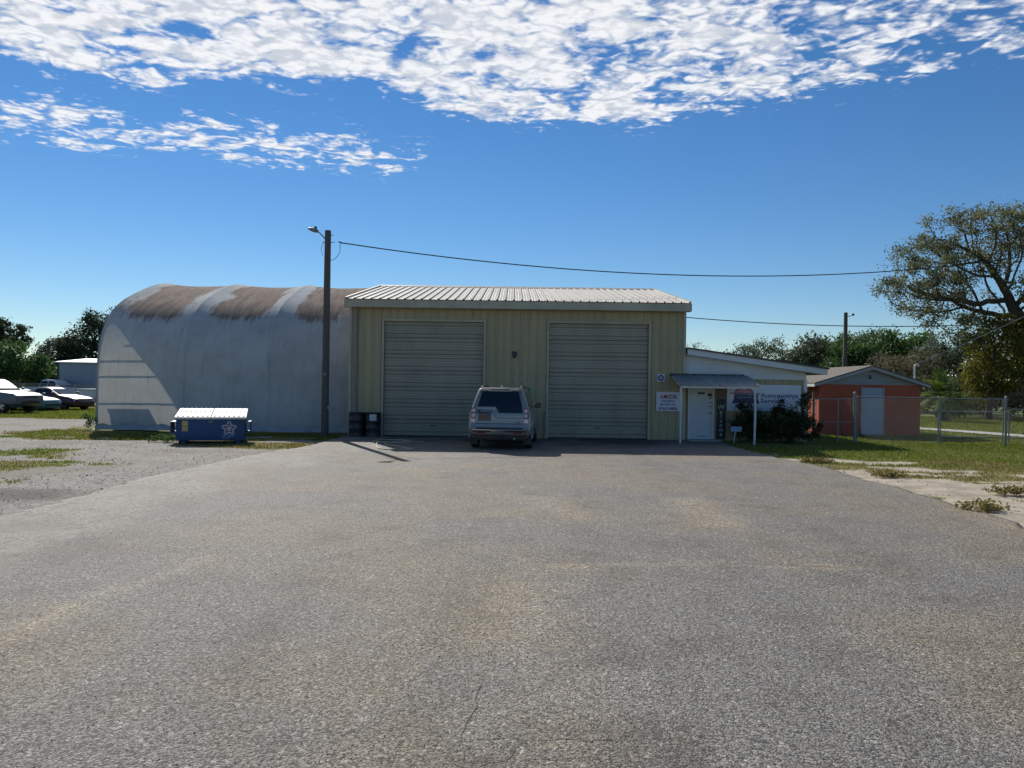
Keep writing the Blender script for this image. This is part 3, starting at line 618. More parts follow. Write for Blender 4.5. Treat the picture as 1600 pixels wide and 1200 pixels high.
# awning on two posts
aw = thing('entrance_awning', 'corrugated grey steel awning on two white posts over the entrance', 'awning')
AWX0, AWX1 = 5.86, 8.66
a = AWX0; k = 0
while a < AWX1 - .01:
    b = min(AWX1, a + 0.70)
    pr = [(a + i * (b - a) / 28.0, 0.028 * max(0, math.cos(i / 28.0 * 2 * math.pi * 2)) ** 3) for i in range(29)]
    n = len(pr); mm = MB(); mm.add([(q, 26.66, 2.03 + h) for q, h in pr] + [(q, WY - .06, 2.42 + h) for q, h in pr], [(i, i + 1, n + i + 1, n + i) for i in range(n - 1)])
    o = mm.build('roof_sheet', 'awning_steel', aw, fix=False); so = o.modifiers.new('t', 'SOLIDIFY'); so.thickness = 0.004; a = b
box('front_beam', 'white_paint', aw, AWX0 + .03, AWX1 - .05, 26.74, 26.80, 1.945, 2.015); box('back_beam', 'dark_roof', aw, AWX0 - .03, AWX1 - .1, WY - .10, WY - .04, 2.40, 2.47)
for xq in (AWX0 + .06, 7.2, AWX1 - .1):
    MB().add([(xq - .025, 26.80, 1.96), (xq + .025, 26.80, 1.96), (xq + .025, WY - .1, 2.32), (xq - .025, WY - .1, 2.32), (xq - .025, 26.80, 2.02), (xq + .025, 26.80, 2.02), (xq + .025, WY - .1, 2.385), (xq - .025, WY - .1, 2.385)],
             [(0, 1, 2, 3), (4, 7, 6, 5), (0, 4, 5, 1), (1, 5, 6, 2), (2, 6, 7, 3), (3, 7, 4, 0)]).build('rafter', 'white_paint', aw)
for xq, dx in ((AWX0 + .03, 0), (8.47, .02)):
    MB().tube([(xq, 26.77, 0), (xq + dx, 26.77, 1.0), (xq, 26.77, 1.945)], .038, 10).build('post', 'white_paint', aw, 40)
MB().add([(8.50, 26.60, 2.085), (8.72, 26.60, 2.02), (8.72, 26.66, 2.02), (8.50, 26.66, 2.085), (8.50, 26.60, 2.125), (8.72, 26.60, 2.06), (8.72, 26.66, 2.06), (8.50, 26.66, 2.125)],
         [(0, 1, 2, 3), (4, 7, 6, 5), (0, 4, 5, 1), (1, 5, 6, 2), (2, 6, 7, 3), (3, 7, 4, 0)]).build('gutter_end', 'white_paint', aw)

# ------------------------------------------------------------------ signs on the walls
oil = thing('oil_sign', 'white motor oil sign with red and blue lettering beside the awning', 'sign', (0, WY - .045, 0))
box('panel', 'sign_white', oil, 5.33, 6.30, -.02, .0, 1.08, 1.79, bevel=.004)
text_mesh('AMS', .21, 'sign_red', 'lettering', oil, (5.44, -.023, 1.54), bold=.004, shear=.25, sx_=.95)
text_mesh('OIL', .21, 'sign_ink', 'lettering', oil, (5.80, -.023, 1.54), bold=.004, shear=.25, sx_=.95)
text_mesh('SYNTHETIC', .10, 'sign_ink', 'lettering', oil, (5.77, -.023, 1.41), bold=.002, align='CENTER')
text_mesh('MOTOR OILS', .10, 'sign_ink', 'lettering', oil, (5.77, -.023, 1.29), bold=.002, align='CENTER')
text_mesh('SOLD HERE', .135, 'sign_ink', 'lettering', oil, (5.77, -.023, 1.13), bold=.004, align='CENTER')
em = thing('emblem_sign', 'small square white sign with a round dark emblem on the tan wall', 'sign', (5.49, WY - .045, 2.30))
box('panel', 'sign_white', em, -.14, .14, -.016, 0, -.14, .14)
MB().lathe([(.06, -.0175), (.115, -.0175), (.115, -.021), (.06, -.021), (.06, -.0175)], 'Y', (0, 0, 0), 20).build('ring', 'sign_navy', em)
MB().lathe([(.0005, -.021), (.025, -.021), (.025, -.0175)], 'Y', (0, 0, 0), 12).build('centre_dot', 'sign_ink', em)
# large sign: logo on the left, words on the right
SY = AW - .045
bs = thing('service_sign', 'wide white sign reading Automotive Service above the dark shrub', 'sign', (0, SY, 0))
box('panel', 'sign_white', bs, 7.98, 10.72, -.022, 0, 1.12, 2.10, bevel=.004)
def arc_poly(cx, cz, r0, r1, a0, a1, n=16):
    A = [a0 + (a1 - a0) * i / n for i in range(n + 1)]
    return [(cx + r1 * math.cos(t), cz + r1 * math.sin(t)) for t in A] + [(cx + r0 * math.cos(t), cz + r0 * math.sin(t)) for t in A[::-1]]
def flat(poly, mat, parent, y0, t=.003, name='logo'): return MB().prism(poly, lambda a, b: (a, y0, b), lambda a, b: (a, y0 - t, b)).build(name, mat, parent)
flat([(8.60 + .36 * math.cos(t), 1.76 + .24 * math.sin(t)) for t in [math.pi * i / 14 for i in range(15)]], 'sign_pink', bs, -.0225, .002, 'logo_arch')
flat([(8.60 + .36 * math.cos(t), 1.76 + .25 * math.sin(t)) for t in [math.pi * i / 14 for i in range(15)]] + [(8.60 + .31 * math.cos(t), 1.76 + .19 * math.sin(t)) for t in [math.pi * (14 - i) / 14 for i in range(15)]], 'sign_red', bs, -.0255, .003, 'logo_arch_rim')
flat([(8.06, 1.755), (9.22, 1.755), (9.20, 1.785), (8.10, 1.785)], 'sign_ink', bs, -.0225, .004, 'logo_line')
flat([(8.24, 1.74), (9.16, 1.74), (9.10, 1.60), (9.20, 1.40), (8.16, 1.40), (8.24, 1.58)], 'sign_navy', bs, -.0225, .003, 'logo_band')
for xa, xb, za, zb in ((8.36, 8.40, 1.58, 1.67), (8.43, 8.50, 1.58, 1.61), (8.43, 8.50, 1.64, 1.67), (8.53, 8.56, 1.58, 1.67), (8.60, 8.68, 1.62, 1.65), (8.72, 8.90, 1.655, 1.675), (8.72, 8.88, 1.60, 1.615), (8.95, 8.99, 1.58, 1.67)):
    flat([(xa, za), (xb, za), (xb, zb), (xa, zb)], 'logo_blue', bs, -.0256, .002, 'logo_mark')
flat(arc_poly(8.66, 1.55, .40, .43, R(205), R(335)), 'sign_ink', bs, -.0225, .003, 'logo_curve')
flat([(8.35, 1.37), (8.98, 1.37), (8.96, 1.35), (8.37, 1.35)], 'sign_ink', bs, -.0225, .003, 'logo_line')
text_mesh('Automotive', .225, 'sign_ink', 'lettering', bs, (9.22, -.024, 1.63), bold=.003, sx_=1.28)
text_mesh('Service', .225, 'sign_ink', 'lettering', bs, (9.22, -.024, 1.43), bold=.003, sx_=1.28)
wb = thing('welcome_board', 'narrow upright dark board with white welcome letters by the door', 'sign', (0, AW - .06, 0))
box('board', 'sign_dark', wb, 7.60, 7.93, -.02, .0, .06, 1.55, bevel=.004); box('top_board', 'brown_board', wb, 7.60, 7.93, -.02, .0, 1.56, 1.98)
for k, ch in enumerate('WELCOME'): text_mesh(ch if k == 0 else ch.lower(), .25 if k == 0 else .22, 'paper', 'lettering', wb, (7.765, -.023, 1.17 - k * .165), bold=.0, align='CENTER')
ysn = thing('yard_sign', 'small blue sign on a leaning white stake by the entrance', 'sign', (7.95, AW - 1.3, 0))
MB().tube([(-.06, 0, 0), (.02, .02, .55)], .012, 6).build('stake', 'white_paint', ysn); box('panel', 'logo_blue', ysn, -.16, .22, -.0, .012, .42, .60)

# ------------------------------------------------------------------ fabric shelter on the left
def fabricmat():
    m = bpy.data.materials.new('fabric'); m.use_nodes = True; t = m.node_tree; t.nodes.clear(); MATS['fabric'] = m
    P = nd(t, 'ShaderNodeNewGeometry').outputs['Position']
    at = nd(t, 'ShaderNodeAttribute', attribute_name='stain').outputs['Fac']
    mp1 = nd(t, 'ShaderNodeMapping', {0: P}); mp1.inputs['Scale'].default_value = (4.5, 0.6, 0.45)
    s1_ = noise(t, mp1.outputs[0], 1.4, 6.0, 0.7); s2_ = noise(t, P, 1.1, 6.0, 0.65); s3_ = noise(t, P, 9.0, 5.0, 0.7)
    c = mixc(t, sstep(t, s2_, 0.35, 0.7), (0.52, 0.54, 0.54), (0.42, 0.44, 0.44))
    c = mixc(t, mth(t, 'MULTIPLY', sstep(t, s1_, 0.46, 0.74), 0.42), c, (0.33, 0.34, 0.33))
    k = mth(t, 'ADD', at, mth(t, 'MULTIPLY', mth(t, 'SUBTRACT', s1_, 0.5), 1.7)); k = mth(t, 'ADD', k, mth(t, 'MULTIPLY', mth(t, 'SUBTRACT', s3_, 0.5), 1.0))
    br = mixc(t, sstep(t, s1_, 0.38, 0.62), (0.30, 0.225, 0.175), (0.165, 0.12, 0.098))
    br = mixc(t, mth(t, 'MULTIPLY', sstep(t, s3_, 0.55, 0.7), 0.5), br, (0.40, 0.35, 0.31))
    c = mixc(t, mth(t, 'MULTIPLY', sstep(t, k, 0.16, 0.72), 0.92), c, br)
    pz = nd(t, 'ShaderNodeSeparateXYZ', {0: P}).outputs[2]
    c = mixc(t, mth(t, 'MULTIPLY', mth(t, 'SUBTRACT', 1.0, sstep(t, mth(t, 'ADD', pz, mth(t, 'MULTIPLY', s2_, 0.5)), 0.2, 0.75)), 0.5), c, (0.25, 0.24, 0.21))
    d = nd(t, 'ShaderNodeBsdfPrincipled', {'Base Color': c, 'Roughness': 0.95, 'Specular IOR Level': 0.05})
    d_b = nd(t, 'ShaderNodeBump', {'Height': noise(t, P, 2.2, 4.0), 'Strength': 0.25, 'Distance': 0.05}); t.links.new(d_b.outputs[0], d.inputs['Normal'])
    tl = nd(t, 'ShaderNodeBsdfTranslucent', {'Color': mixc(t, 0.5, c, (0.75, 0.68, 0.52))})
    mx = nd(t, 'ShaderNodeMixShader', {0: 0.145, 1: d.outputs[0], 2: tl.outputs[0]})
    t.links.new(mx.outputs[0], nd(t, 'ShaderNodeOutputMaterial').inputs[0])
fabricmat()
M('skirt_white', (0.36, 0.375, 0.38), (0.28, 0.29, 0.29), 2, 0.6, dirt=(0.2, 0.19, 0.17, 0.5))
SYF, SYM = 29.6, 36.3
half = [(29.6, 0.02), (29.58, 0.8), (29.58, 1.6), (29.6, 2.4), (29.66, 3.1), (29.85, 3.72), (30.2, 4.28), (30.75, 4.80), (31.45, 5.22), (32.3, 5.56), (33.4, 5.95), (34.4, 6.25), (35.3, 6.44), (36.3, 6.52)]
def smooth_profile(pts, n):
    P = np.array(pts); t = np.concatenate([[0], np.cumsum(np.hypot(*np.diff(P, axis=0).T))]); q = np.linspace(0, t[-1], n)
    y = np.interp(q, t, P[:, 0]); z = np.interp(q, t, P[:, 1])
    for _ in range(6): y[1:-1] = (y[:-2] + 2 * y[1:-1] + y[2:]) / 4; z[1:-1] = (z[:-2] + 2 * z[1:-1] + z[2:]) / 4
    return y, z
full = half + [(2 * SYM - y, z) for y, z in half[-2::-1]]
py, pz = smooth_profile(full, 121)
ny2 = np.gradient(pz); nz2 = -np.gradient(py); ln = np.hypot(ny2, nz2); ny2 /= -ln; nz2 /= -ln   # outward normal
shel = thing('fabric_shelter', 'long arched white fabric shelter with brown stained roof', 'shelter')
RIBS = [-16.0, -12.68, -9.38, -6.16]
for b in range(3):
    xa, xb = RIBS[b], RIBS[b + 1]; nxs = 49
    xs = np.linspace(xa, xb, nxs); t = (xs - xa) / (xb - xa)
    belly = (1 - (2 * t - 1) ** 4) * 0.5 + np.sin(np.pi * t) * 0.5
    up = ss(pz, 2.6, 5.6)
    sag = -(0.03 + 0.10 * up)[None, :] * belly[:, None]
    wr = (fbm(np.repeat(xs[:, None], 121, 1), np.repeat(np.arange(121)[None, :] * .1, nxs, 0), 0.8, 3, 40 + b) - .5) * 0.05 * belly[:, None]
    wr = wr + (fbm(np.repeat(xs[:, None] * 1.8, 121, 1), np.repeat(np.arange(121)[None, :] * .03, nxs, 0), 1.5, 3, 60 + b) - .5) * 0.035 * (1 - up)[None, :]
    off = sag + wr * (np.minimum(t, 1 - t) > 0.001)[:, None]
    V = np.stack([np.repeat(xs[:, None], 121, 1), py[None, :] + ny2[None, :] * off, pz[None, :] + nz2[None, :] * off], -1).reshape(-1, 3)
    tn = np.repeat(t[:, None], 121, 1) + (fbm(np.repeat(xs[:, None], 121, 1), np.repeat(np.arange(121)[None, :] * .09, nxs, 0), 1.5, 4, 130 + b) - .5) * .34
    stain = ss(pz, 4.2, 5.2)[None, :] * (ss(tn, -.12 if b == 0 else 0.08, 0.34) * (1 - ss(tn, 0.74, 1.0)))
    stain = stain * (0.75 + 0.25 * (1 - ss(np.abs(t - .5), .2, .5)))[:, None] + 0.35 * ss(pz, 4.0, 4.6)[None, :] * (1 - ss(np.abs(t - .5), .1, .42))[:, None]
    idx = np.arange(nxs * 121).reshape(nxs, 121)
    F = np.stack([idx[:-1, :-1], idx[1:, :-1], idx[1:, 1:], idx[:-1, 1:]], -1).reshape(-1, 4)
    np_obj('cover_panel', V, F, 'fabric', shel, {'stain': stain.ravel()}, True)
for xr in RIBS:
    MB().tube([(xr, y + n_ * -.05, z + m_ * -.05) for y, z, n_, m_ in list(zip(py, pz, ny2, nz2))[::3]], .05, 8).build('arch_pipe', 'galv', shel, 50)
for zq in (1.12, 2.15, 2.72): MB().tube([(RIBS[0], SYF + .12, zq), (RIBS[3], SYF + .12, zq)], .032, 6).build('purlin', 'galv', shel, 60)
for yq, zq in ((31.78, 4.95), (36.3, 6.28), (40.82, 4.95)): MB().tube([(RIBS[0], yq, zq), (RIBS[3], yq, zq)], .03, 6).build('purlin', 'galv', shel, 60)
# loose skirt along the ground
sk = []; nS = 120; xs = np.linspace(-16.02, -6.2, nS); wv = (fbm(xs, xs * 0, 1.6, 4, 71) - .5)
rows = [(0.24, 0.0, .0), (0.16, -.05, .12), (0.08, -.13, .2), (0.02, -.30, .4)]
V = np.concatenate([np.stack([xs, np.full(nS, SYF - .02 + dy) + wv * a, np.full(nS, zq) + (0 if i < 3 else 0.0) + (fbm(xs, xs * 0 + 5, 2.6, 3, 77) - .5) * .22 * (i == 0) + (0.03 if i == 3 else 0)], 1) for i, (zq, dy, a) in enumerate(rows)])
idx = np.arange(4 * nS).reshape(4, nS); F = np.stack([idx[:-1, :-1], idx[:-1, 1:], idx[1:, 1:], idx[1:, :-1]], -1).reshape(-1, 4)
np_obj('ground_skirt', V, F, 'skirt_white', shel, None, True)
cr = thing('silhouette_box', 'dark box added inside the shelter to cast a silhouette on the lit fabric', 'crate', (-15.0, 30.55, 0))  # unseen box added to cast the dark silhouette on the fabric
MB().prism([(-.55, .0), (.55, 0), (.75, 1.12), (-.75, 1.12)], lambda a, b: (a, -.45, b + .02), lambda a, b: (a, .45, b + .02)).build('body', 'box_brown', cr); box('rim', 'box_brown', cr, -.80, .80, -.5, .5, 1.145, 1.2)

# ------------------------------------------------------------------ dumpster
dm = thing('dumpster', 'blue steel dumpster with pale lids in front of the shelter', 'dumpster', (-9.33, 23.85, 0.0), R(17))
b_ = MB().prism([(0, .10), (1.30, .10), (1.30, 1.0), (.0, .80)], lambda a, b: (-1.0, a, b), lambda a, b: (1.0, a, b)); b_.build('bin', 'dump_blue', dm, bevel=.02)
for zq in (.16, .745): box('rib_band', 'dump_blue', dm, -1.03, 1.03, -.035, .0, zq, zq + .055, bevel=.008)
for xq in (-1.0, .95): box('corner_post', 'dump_blue', dm, xq, xq + .05, -.03, -.001, .215, .745)
for s_ in (-1, 1):
    xo = s_ * 1.0; xi = s_ * 1.17
    m = MB(); m.box(min(xo, xi), max(xo, xi), .05, .95, .34, .37); m.box(min(xo, xi), max(xo, xi), .05, .95, .66, .69); m.box(min(xi - s_ * .03, xi), max(xi - s_ * .03, xi), .05, .95, .37, .66)
    m.build('lift_sleeve', 'dump_blue', dm)
    box('skid', 'dump_blue', dm, xo * .8 - .06, xo * .8 + .06, .05, 1.25, .0, .10)
for cx, cy in ((-.9, .12), (.9, .12), (-.9, 1.15), (.9, 1.15)): MB().lathe([(.0, -.03), (.07, -.03), (.075, 0), (.07, .03), (.0, .03)], 'X', (cx * 1.0, cy, .075), 14).build('caster', 'tyre', dm, 40)
for s_ in (-1, 1):
    x0, x1 = (-1.04, -.012) if s_ < 0 else (.012, 1.04)
    zl = lambda y: .83 + (1.03 - .83) * y / 1.3
    lid = MB().prism([(-.06, zl(-.06) - .01), (1.32, zl(1.32) - .01), (1.32, zl(1.32) + .022), (-.06, zl(-.06) + .022)], lambda a, b: (x0, a, b), lambda a, b: (x1, a, b)).build('lid', 'dump_lid', dm, bevel=.008)
    MB().prism([(-.09, zl(-.09) - .05), (-.06, zl(-.06) - .05), (-.06, zl(-.06) + .02), (-.09, zl(-.09) + .02)], lambda a, b: (x0, a, b), lambda a, b: (x1, a, b)).build('lid_lip', 'dump_lid', lid)
    for k in range(7):
        xr = x0 + .09 + k * (x1 - x0 - .18) / 6
        MB().prism([(.0, zl(0) + .023), (.55, zl(.55) + .023), (.55, zl(.55) + .05), (.0, zl(0) + .05)], lambda a, b: (xr - .03, a, b), lambda a, b: (xr + .03, a, b)).build('lid_rib', 'dump_lid', lid, bevel=.008)
        MB().prism([(.68, zl(.68) + .023), (1.25, zl(1.25) + .023), (1.25, zl(1.25) + .05), (.68, zl(.68) + .05)], lambda a, b: (xr - .03, a, b), lambda a, b: (xr + .03, a, b)).build('lid_rib', 'dump_lid', lid, bevel=.008)
MB().tube([(-1.02, 1.36, 1.04), (1.02, 1.36, 1.04)], .018, 8).build('hinge_rod', 'galv', dm)
for k in range(2): box('warning_sticker', 'sticker_yellow', dm, -.83, -.66, -.006, -.001, .40 + k * .165, .55 + k * .165)
box('lock_bracket', 'galv', dm, -.06, .06, -.05, -.002, .66, .72)
# five lobed star emblem and lettering
def starcurve(r0, r1, n=80): return [((r0 + r1 * math.cos(5 * (t - math.pi / 2))) * math.cos(t) + .53, (r0 + r1 * math.cos(5 * (t - math.pi / 2))) * math.sin(t) + .48) for t in [2 * math.pi * i / n for i in range(n)]]
def ribbon(c, w, mat, nm):
    n = len(c); m = MB(); V = []
    for i in range(n):
        a, b = Vector(c[i - 1]), Vector(c[(i + 1) % n]); d = (b - a).normalized(); nr = Vector((-d.y, d.x)) * w; p = Vector(c[i])
        V += [(p.x + nr.x, -.0045, p.y + nr.y), (p.x - nr.x, -.0045, p.y - nr.y)]
    m.add(V, [(2 * i, 2 * i + 1, (2 * i + 3) % (2 * n), (2 * i + 2) % (2 * n)) for i in range(n)]); m.build(nm, mat, dm, fix=False)
ribbon(starcurve(.165, .048), .010, 'logo_white', 'emblem_outline'); ribbon(starcurve(.128, .042), .006, 'logo_pink', 'emblem_outline')
flat([((.115 if i % 2 == 0 else .05) * math.sin(math.pi * i / 5) + .53, (.115 if i % 2 == 0 else .05) * math.cos(math.pi * i / 5) + .48) for i in range(10)], 'logo_pink', dm, -.002, .002, 'emblem_star')
text_mesh('REPUBLIC', .085, 'logo_blue', 'lettering', dm, (.33, -.004, .195 + .03), bold=.002); text_mesh('SERVICES', .055, 'logo_blue', 'lettering', dm, (.33, -.0365, .165), bold=.001)

# ------------------------------------------------------------------ drums, hose
for k, (dx, dy, lab) in enumerate(((-5.63, 27.98, 'black oil drum nearer the building corner'), (-5.04, 27.95, 'black oil drum with a white paper label'))):
    d = thing('oil_drum', lab, 'drum', (dx, dy, .005), random.random(), 'black drums by the left garage door')
    MB().lathe([(.001, .0), (.285, .0), (.292, .012), (.285, .03), (.285, .28), (.297, .30), (.285, .32), (.285, .56), (.297, .58), (.285, .60), (.285, .86), (.292, .875), (.28, .885), (.275, .865), (.001, .862)], n=28).build('shell', 'drum_black', d, 35)
    MB().lathe([(.001, .885), (.03, .885), (.03, .862)], c=(.17, 0, 0), n=10).build('bung', 'drum_black', d)
    if k: 
        A = [R(-112 + 7 * i) for i in range(8)]
        l = MB(); l.add([(.291 * math.cos(t), .291 * math.sin(t), z) for t in A for z in (.60, .83)], [(2 * i, 2 * i + 2, 2 * i + 3, 2 * i + 1) for i in range(7)])
        o = l.build('paper_label', 'paper', d, fix=False); d.rotation_euler = (0, 0, R(8))
hp = [(-4.28, 24.6, .1), (-4.27, 24.4, .03), (-4.1, 23.4, .03), (-3.85, 22.65, .03), (-3.5, 22.45, .03), (-3.05, 22.6, .03), (-2.9, 22.8, .03), (-3.1, 23.0, .03), (-3.5, 23.7, .03), (-4.0, 24.3, .035), (-3.9, 25.3, .03), (-3.4, 26.0, .03), (-4.4, 26.4, .03), (-4.6, 25.6, .03), (-3.7, 25.0, .035), (-2.9, 25.6, .03)]
def catmull(P, n=6):
    P = [Vector(p) for p in P]; out = []
    for i in range(len(P) - 1):
        a, b, c, d = P[max(i - 1, 0)], P[i], P[i + 1], P[min(i + 2, len(P) - 1)]
        for k in range(n):
            t = k / n; out.append(0.5 * ((2 * b) + (c - a) * t + (2 * a - 5 * b + 4 * c - d) * t * t + (3 * b - a - 3 * c + d) * t ** 3))
    return out + [P[-1]]
tag(MB().tube(catmull(hp), .016, 6).build('garden_hose', 'hose_tan', None, 60), 'pale hose lying loosely on the pavement by the left door', 'hose')

# ------------------------------------------------------------------ utility poles and cables
up = thing('utility_pole', 'tall dark wooden pole with a lamp standing between shelter and garage', 'utility pole', (-6.86, 28.25, 0), 0, 'utility poles')
MB().tube([(0.0, 0, -.1), (.0, 0, 3.5), (.012, 0, 7.55)], [.135, .128, .112], 14).build('pole', 'pole_wood', up, 40)
lamp = MB().tube(catmull([(-.08, 0, 6.85 + .38), (-.16, -.08, 7.33), (-.28, -.18, 7.44), (-.38, -.26, 7.45)], 4), .022, 8).build('lamp_arm', 'galv', up, 60)
lh = MB().lathe([(.001, -.24), (.05, -.22), (.105, -.12), (.125, .0), (.11, .10), (.06, .16), (.001, .17)], 'X', (0, 0, 0), 16).build('lamp_head', 'galv', up, 40); lh.location = (-.42, -.30, 7.50); lh.rotation_euler = (0, R(14), R(8)); lh.scale = (1, 1, .62)
MB().lathe([(.001, .08), (.05, .075), (.05, 0), (.001, 0)], c=(-.37, -.30, 7.555), n=10).build('photocell', 'black_metal', lamp, 40)
for zq, w in ((7.38, .30), (7.12, .42)): MB().tube([(-.20 if w > .35 else 0, 0, zq), (.1 + w * .4, 0, zq)], .012, 6).build('through_bolt', 'black_metal', up)
MB().tube(catmull([(.13, -.02, 6.45), (.30, -.03, 6.52), (.46, -.04, 6.75), (.47, -.04, 7.0), (.52, -.02, 7.10)], 5), .010, 6).build('drip_loop', 'wire_black', up, 60)
MB().tube(catmull([(-.13, -.03, 7.10), (-.2, -.04, 6.95), (-.2, -.04, 6.75), (-.14, -.05, 6.6)], 5), .008, 6).build('lamp_wire', 'wire_black', up, 60)
box('number_tag', 'galv', up, -.06, .06, -.137, -.131, 2.22, 2.30); box('meter_box', 'grey_door', up, .1, .17, -.08, .04, .98, 1.10)
def cable(name, a, b, sag_fn, r, mat, label, n=40):
    pts = [Vector(a).lerp(Vector(b), i / n) for i in range(n + 1)]
    for i, p in enumerate(pts): p.z = sag_fn(i / n)
    return tag(MB().tube(pts, r, 5).build(name, mat, None, 60), label, 'cable')
cable('power_cable', (-6.34, 28.23, 7.1), (32, 38.5, 10.1), lambda t: 7.1 - 3.75 * t + 6.75 * t * t, .022, 'wire_black', 'black overhead cable sagging from the tall pole across the garage roof')
tag(MB().tube([(-6.44, 28.25, 7.14), (-6.34, 28.23, 7.1)], .03, 8).build('cable_clamp', 'black_metal', up, 40), 'cable clamp', 'x') if False else MB().tube([(.41, -.02, 7.14), (.53, -.02, 7.10)], .026, 8).build('cable_clamp', 'black_metal', up, 40)
cable('power_cable', (4.0, 60, 8.4), (46, 62, 8.0), lambda t: 8.4 - 5.0 * t + 4.6 * t * t, .035, 'wire_black', 'lower black cable running behind the garage to the far trees')
cable('service_cable', (17.46, 33.3, 3.1), (32, 38.5, 9.2), lambda t: 3.1 + 5.2 * t + .9 * t * t, .02, 'cable_grey', 'pale service cable rising from the orange house towards the oak')
p2 = thing('utility_pole', 'thin dark pole with a small lamp behind the orange house', 'utility pole', (26.0, 60, 0), 0, 'utility poles')
MB().tube([(0, 0, -.1), (0, 0, 8.0)], [.19, .14], 12).build('pole', 'pole_wood', p2, 40)
MB().tube([(.1, 0, 7.72), (.3, -.05, 7.72), (.42, -.08, 7.8)], .03, 6).build('lamp_arm', 'galv', p2); MB().lathe([(.001, .1), (.1, .06), (.16, -.05), (.001, -.1)], c=(.5, -.1, 7.84), n=10).build('lamp_head', 'black_metal', p2, 40)
MB().tube([(-.2, -.1, -.1), (-.2, -.1, 4.5)], .05, 6).build('conduit', 'galv', p2)
for (x, y, h, lab) in ((4.0, 60, 8.6, 'utility pole hidden behind the garage'), (32.0, 38.5, 10.5, 'utility pole beyond the right edge'), (-48.3, 80, 5.9, 'taller dark pole above the thicket left of the shelter'), (-49.0, 80, 4.75, 'shorter dark pole above the thicket left of the shelter')):
    p = thing('utility_pole', lab, 'utility pole', (x, y, 0), 0, 'utility poles')
    MB().tube([(0, 0, -.1), (0, 0, h)], [.2, .16], 10).build('pole', 'pole_wood', p, 40)
    if x < 0: box('cross_arm', 'pole_wood', p, -.55, .55, -.06, .06, h - .35, h - .22)

# ------------------------------------------------------------------ orange house
oh = thing('orange_house', 'small orange house with grey gable and shingle roof behind the fence', 'house')
OX0, OX1, OY0, OY1 = 13.2, 17.55, 33.0, 40.0; OXC = (OX0 + OX1) / 2
MB().box(OX0, OX1, OY0, OY1, 0, 2.22).build('wall', 'orange_wall', oh)
OZA, OZE = 2.97, 2.20
def oz(x): return OZA - (OZA - OZE) * abs(x - OXC) / (OXC - OX0 + .3)
MB().prism([(OX0 + .02, 2.222), (OX1 - .02, 2.222), (OX1 - .02, oz(OX1) - .05), (OXC, OZA - .06), (OX0 + .02, oz(OX0) - .05)], lambda a, b: (a, OY0 + .03, b), lambda a, b: (a, OY1 - .03, b)).build('gable_core', 'grey_siding', oh)
z = 2.19
while z < 2.85:
    zt = min(z + .145, OZA - .07)
    w = lambda q: min(OXC - OX0 + .0, (OZA - .06 - q) / ((OZA - OZE) / (OXC - OX0 + .3)))
    MB().add([(OXC - w(z), OY0 - .012, z), (OXC + w(z), OY0 - .012, z), (OXC + w(zt), OY0 + .008, zt), (OXC - w(zt), OY0 + .008, zt), (OXC - w(z), OY0 + .028, z), (OXC + w(z), OY0 + .028, z), (OXC + w(zt), OY0 + .028, zt), (OXC - w(zt), OY0 + .028, zt)],
             [(0, 1, 2, 3), (0, 4, 5, 1), (1, 5, 6, 2), (2, 6, 7, 3), (3, 7, 4, 0)]).build('siding_board', 'grey_siding', oh); z = zt
    if zt > OZA - .1: break
for s_ in (-1, 1):
    xe = OXC + s_ * (OXC - OX0 + .3)
    MB().prism([(OXC, OZA), (xe, OZE), (xe, OZE + .05), (OXC, OZA + .055)], lambda a, b: (a, OY0 - .28, b), lambda a, b: (a, OY1 + .28, b)).build('roof_slope', 'shingle', oh)
    MB().prism([(OXC + s_ * .001, OZA - .13), (xe, OZE - .12), (xe, OZE - .003), (OXC + s_ * .001, OZA - .003)], lambda a, b: (a, OY0 - .27, b), lambda a, b: (a, OY0 - .23, b)).build('rake_board', 'grey_trim', oh)
    MB().box(xe - .03 if s_ > 0 else xe, xe if s_ > 0 else xe + .03, OY0 - .225, OY1 + .26, OZE - .12, OZE - .004).build('eave_board', 'white_paint', oh)
    MB().prism([(OXC + s_ * (OXC - OX0 + .0), OZE - .035), (xe - s_ * .032, OZE - .10), (xe - s_ * .032, OZE - .02)], lambda a, b: (a, OY0 - .2, b), lambda a, b: (a, OY1 + .2, b)).build('soffit', 'grey_trim', oh)
box('door', 'grey_door', oh, 15.06, 15.92, OY0 - .03, OY0 - .002, .04, 2.06); 
for xa, xb in ((14.99, 15.055), (15.925, 15.99)): box('door_frame', 'grey_trim', oh, xa, xb, OY0 - .04, OY0 - .002, .0, 2.10)
MB().lathe([(.001, -.05), (.03, -.05), (.03, -.01), (.015, 0)], 'Y', (15.15, OY0 - .031, 1.0), 10).build('door_knob', 'galv', oh)
MB().prism([(-.09, -.07), (.09, -.07), (0, .1)], lambda a, b: (OXC + a, OY0 - .03, 2.52 + b), lambda a, b: (OXC + a, OY0 - .006, 2.52 + b)).build('attic_vent', 'black_metal', oh)
box('wall_patch', 'orange_wall', oh, 14.2, 14.62, OY0 - .03, OY0 - .002, .0, 1.05)
for xq in (12.35, 12.62): MB().box(xq, xq + .06, 32.2, 32.26, 0, 1.85).build('pipe_stand', 'brown_board', oh)
MB().tube(catmull([(17.45, 33.3, 2.0), (17.45, 33.3, 2.9), (17.46, 33.3, 3.05), (17.54, 33.28, 3.10), (17.60, 33.27, 3.03)], 5), .035, 8).build('service_mast', 'white_paint', oh, 60)

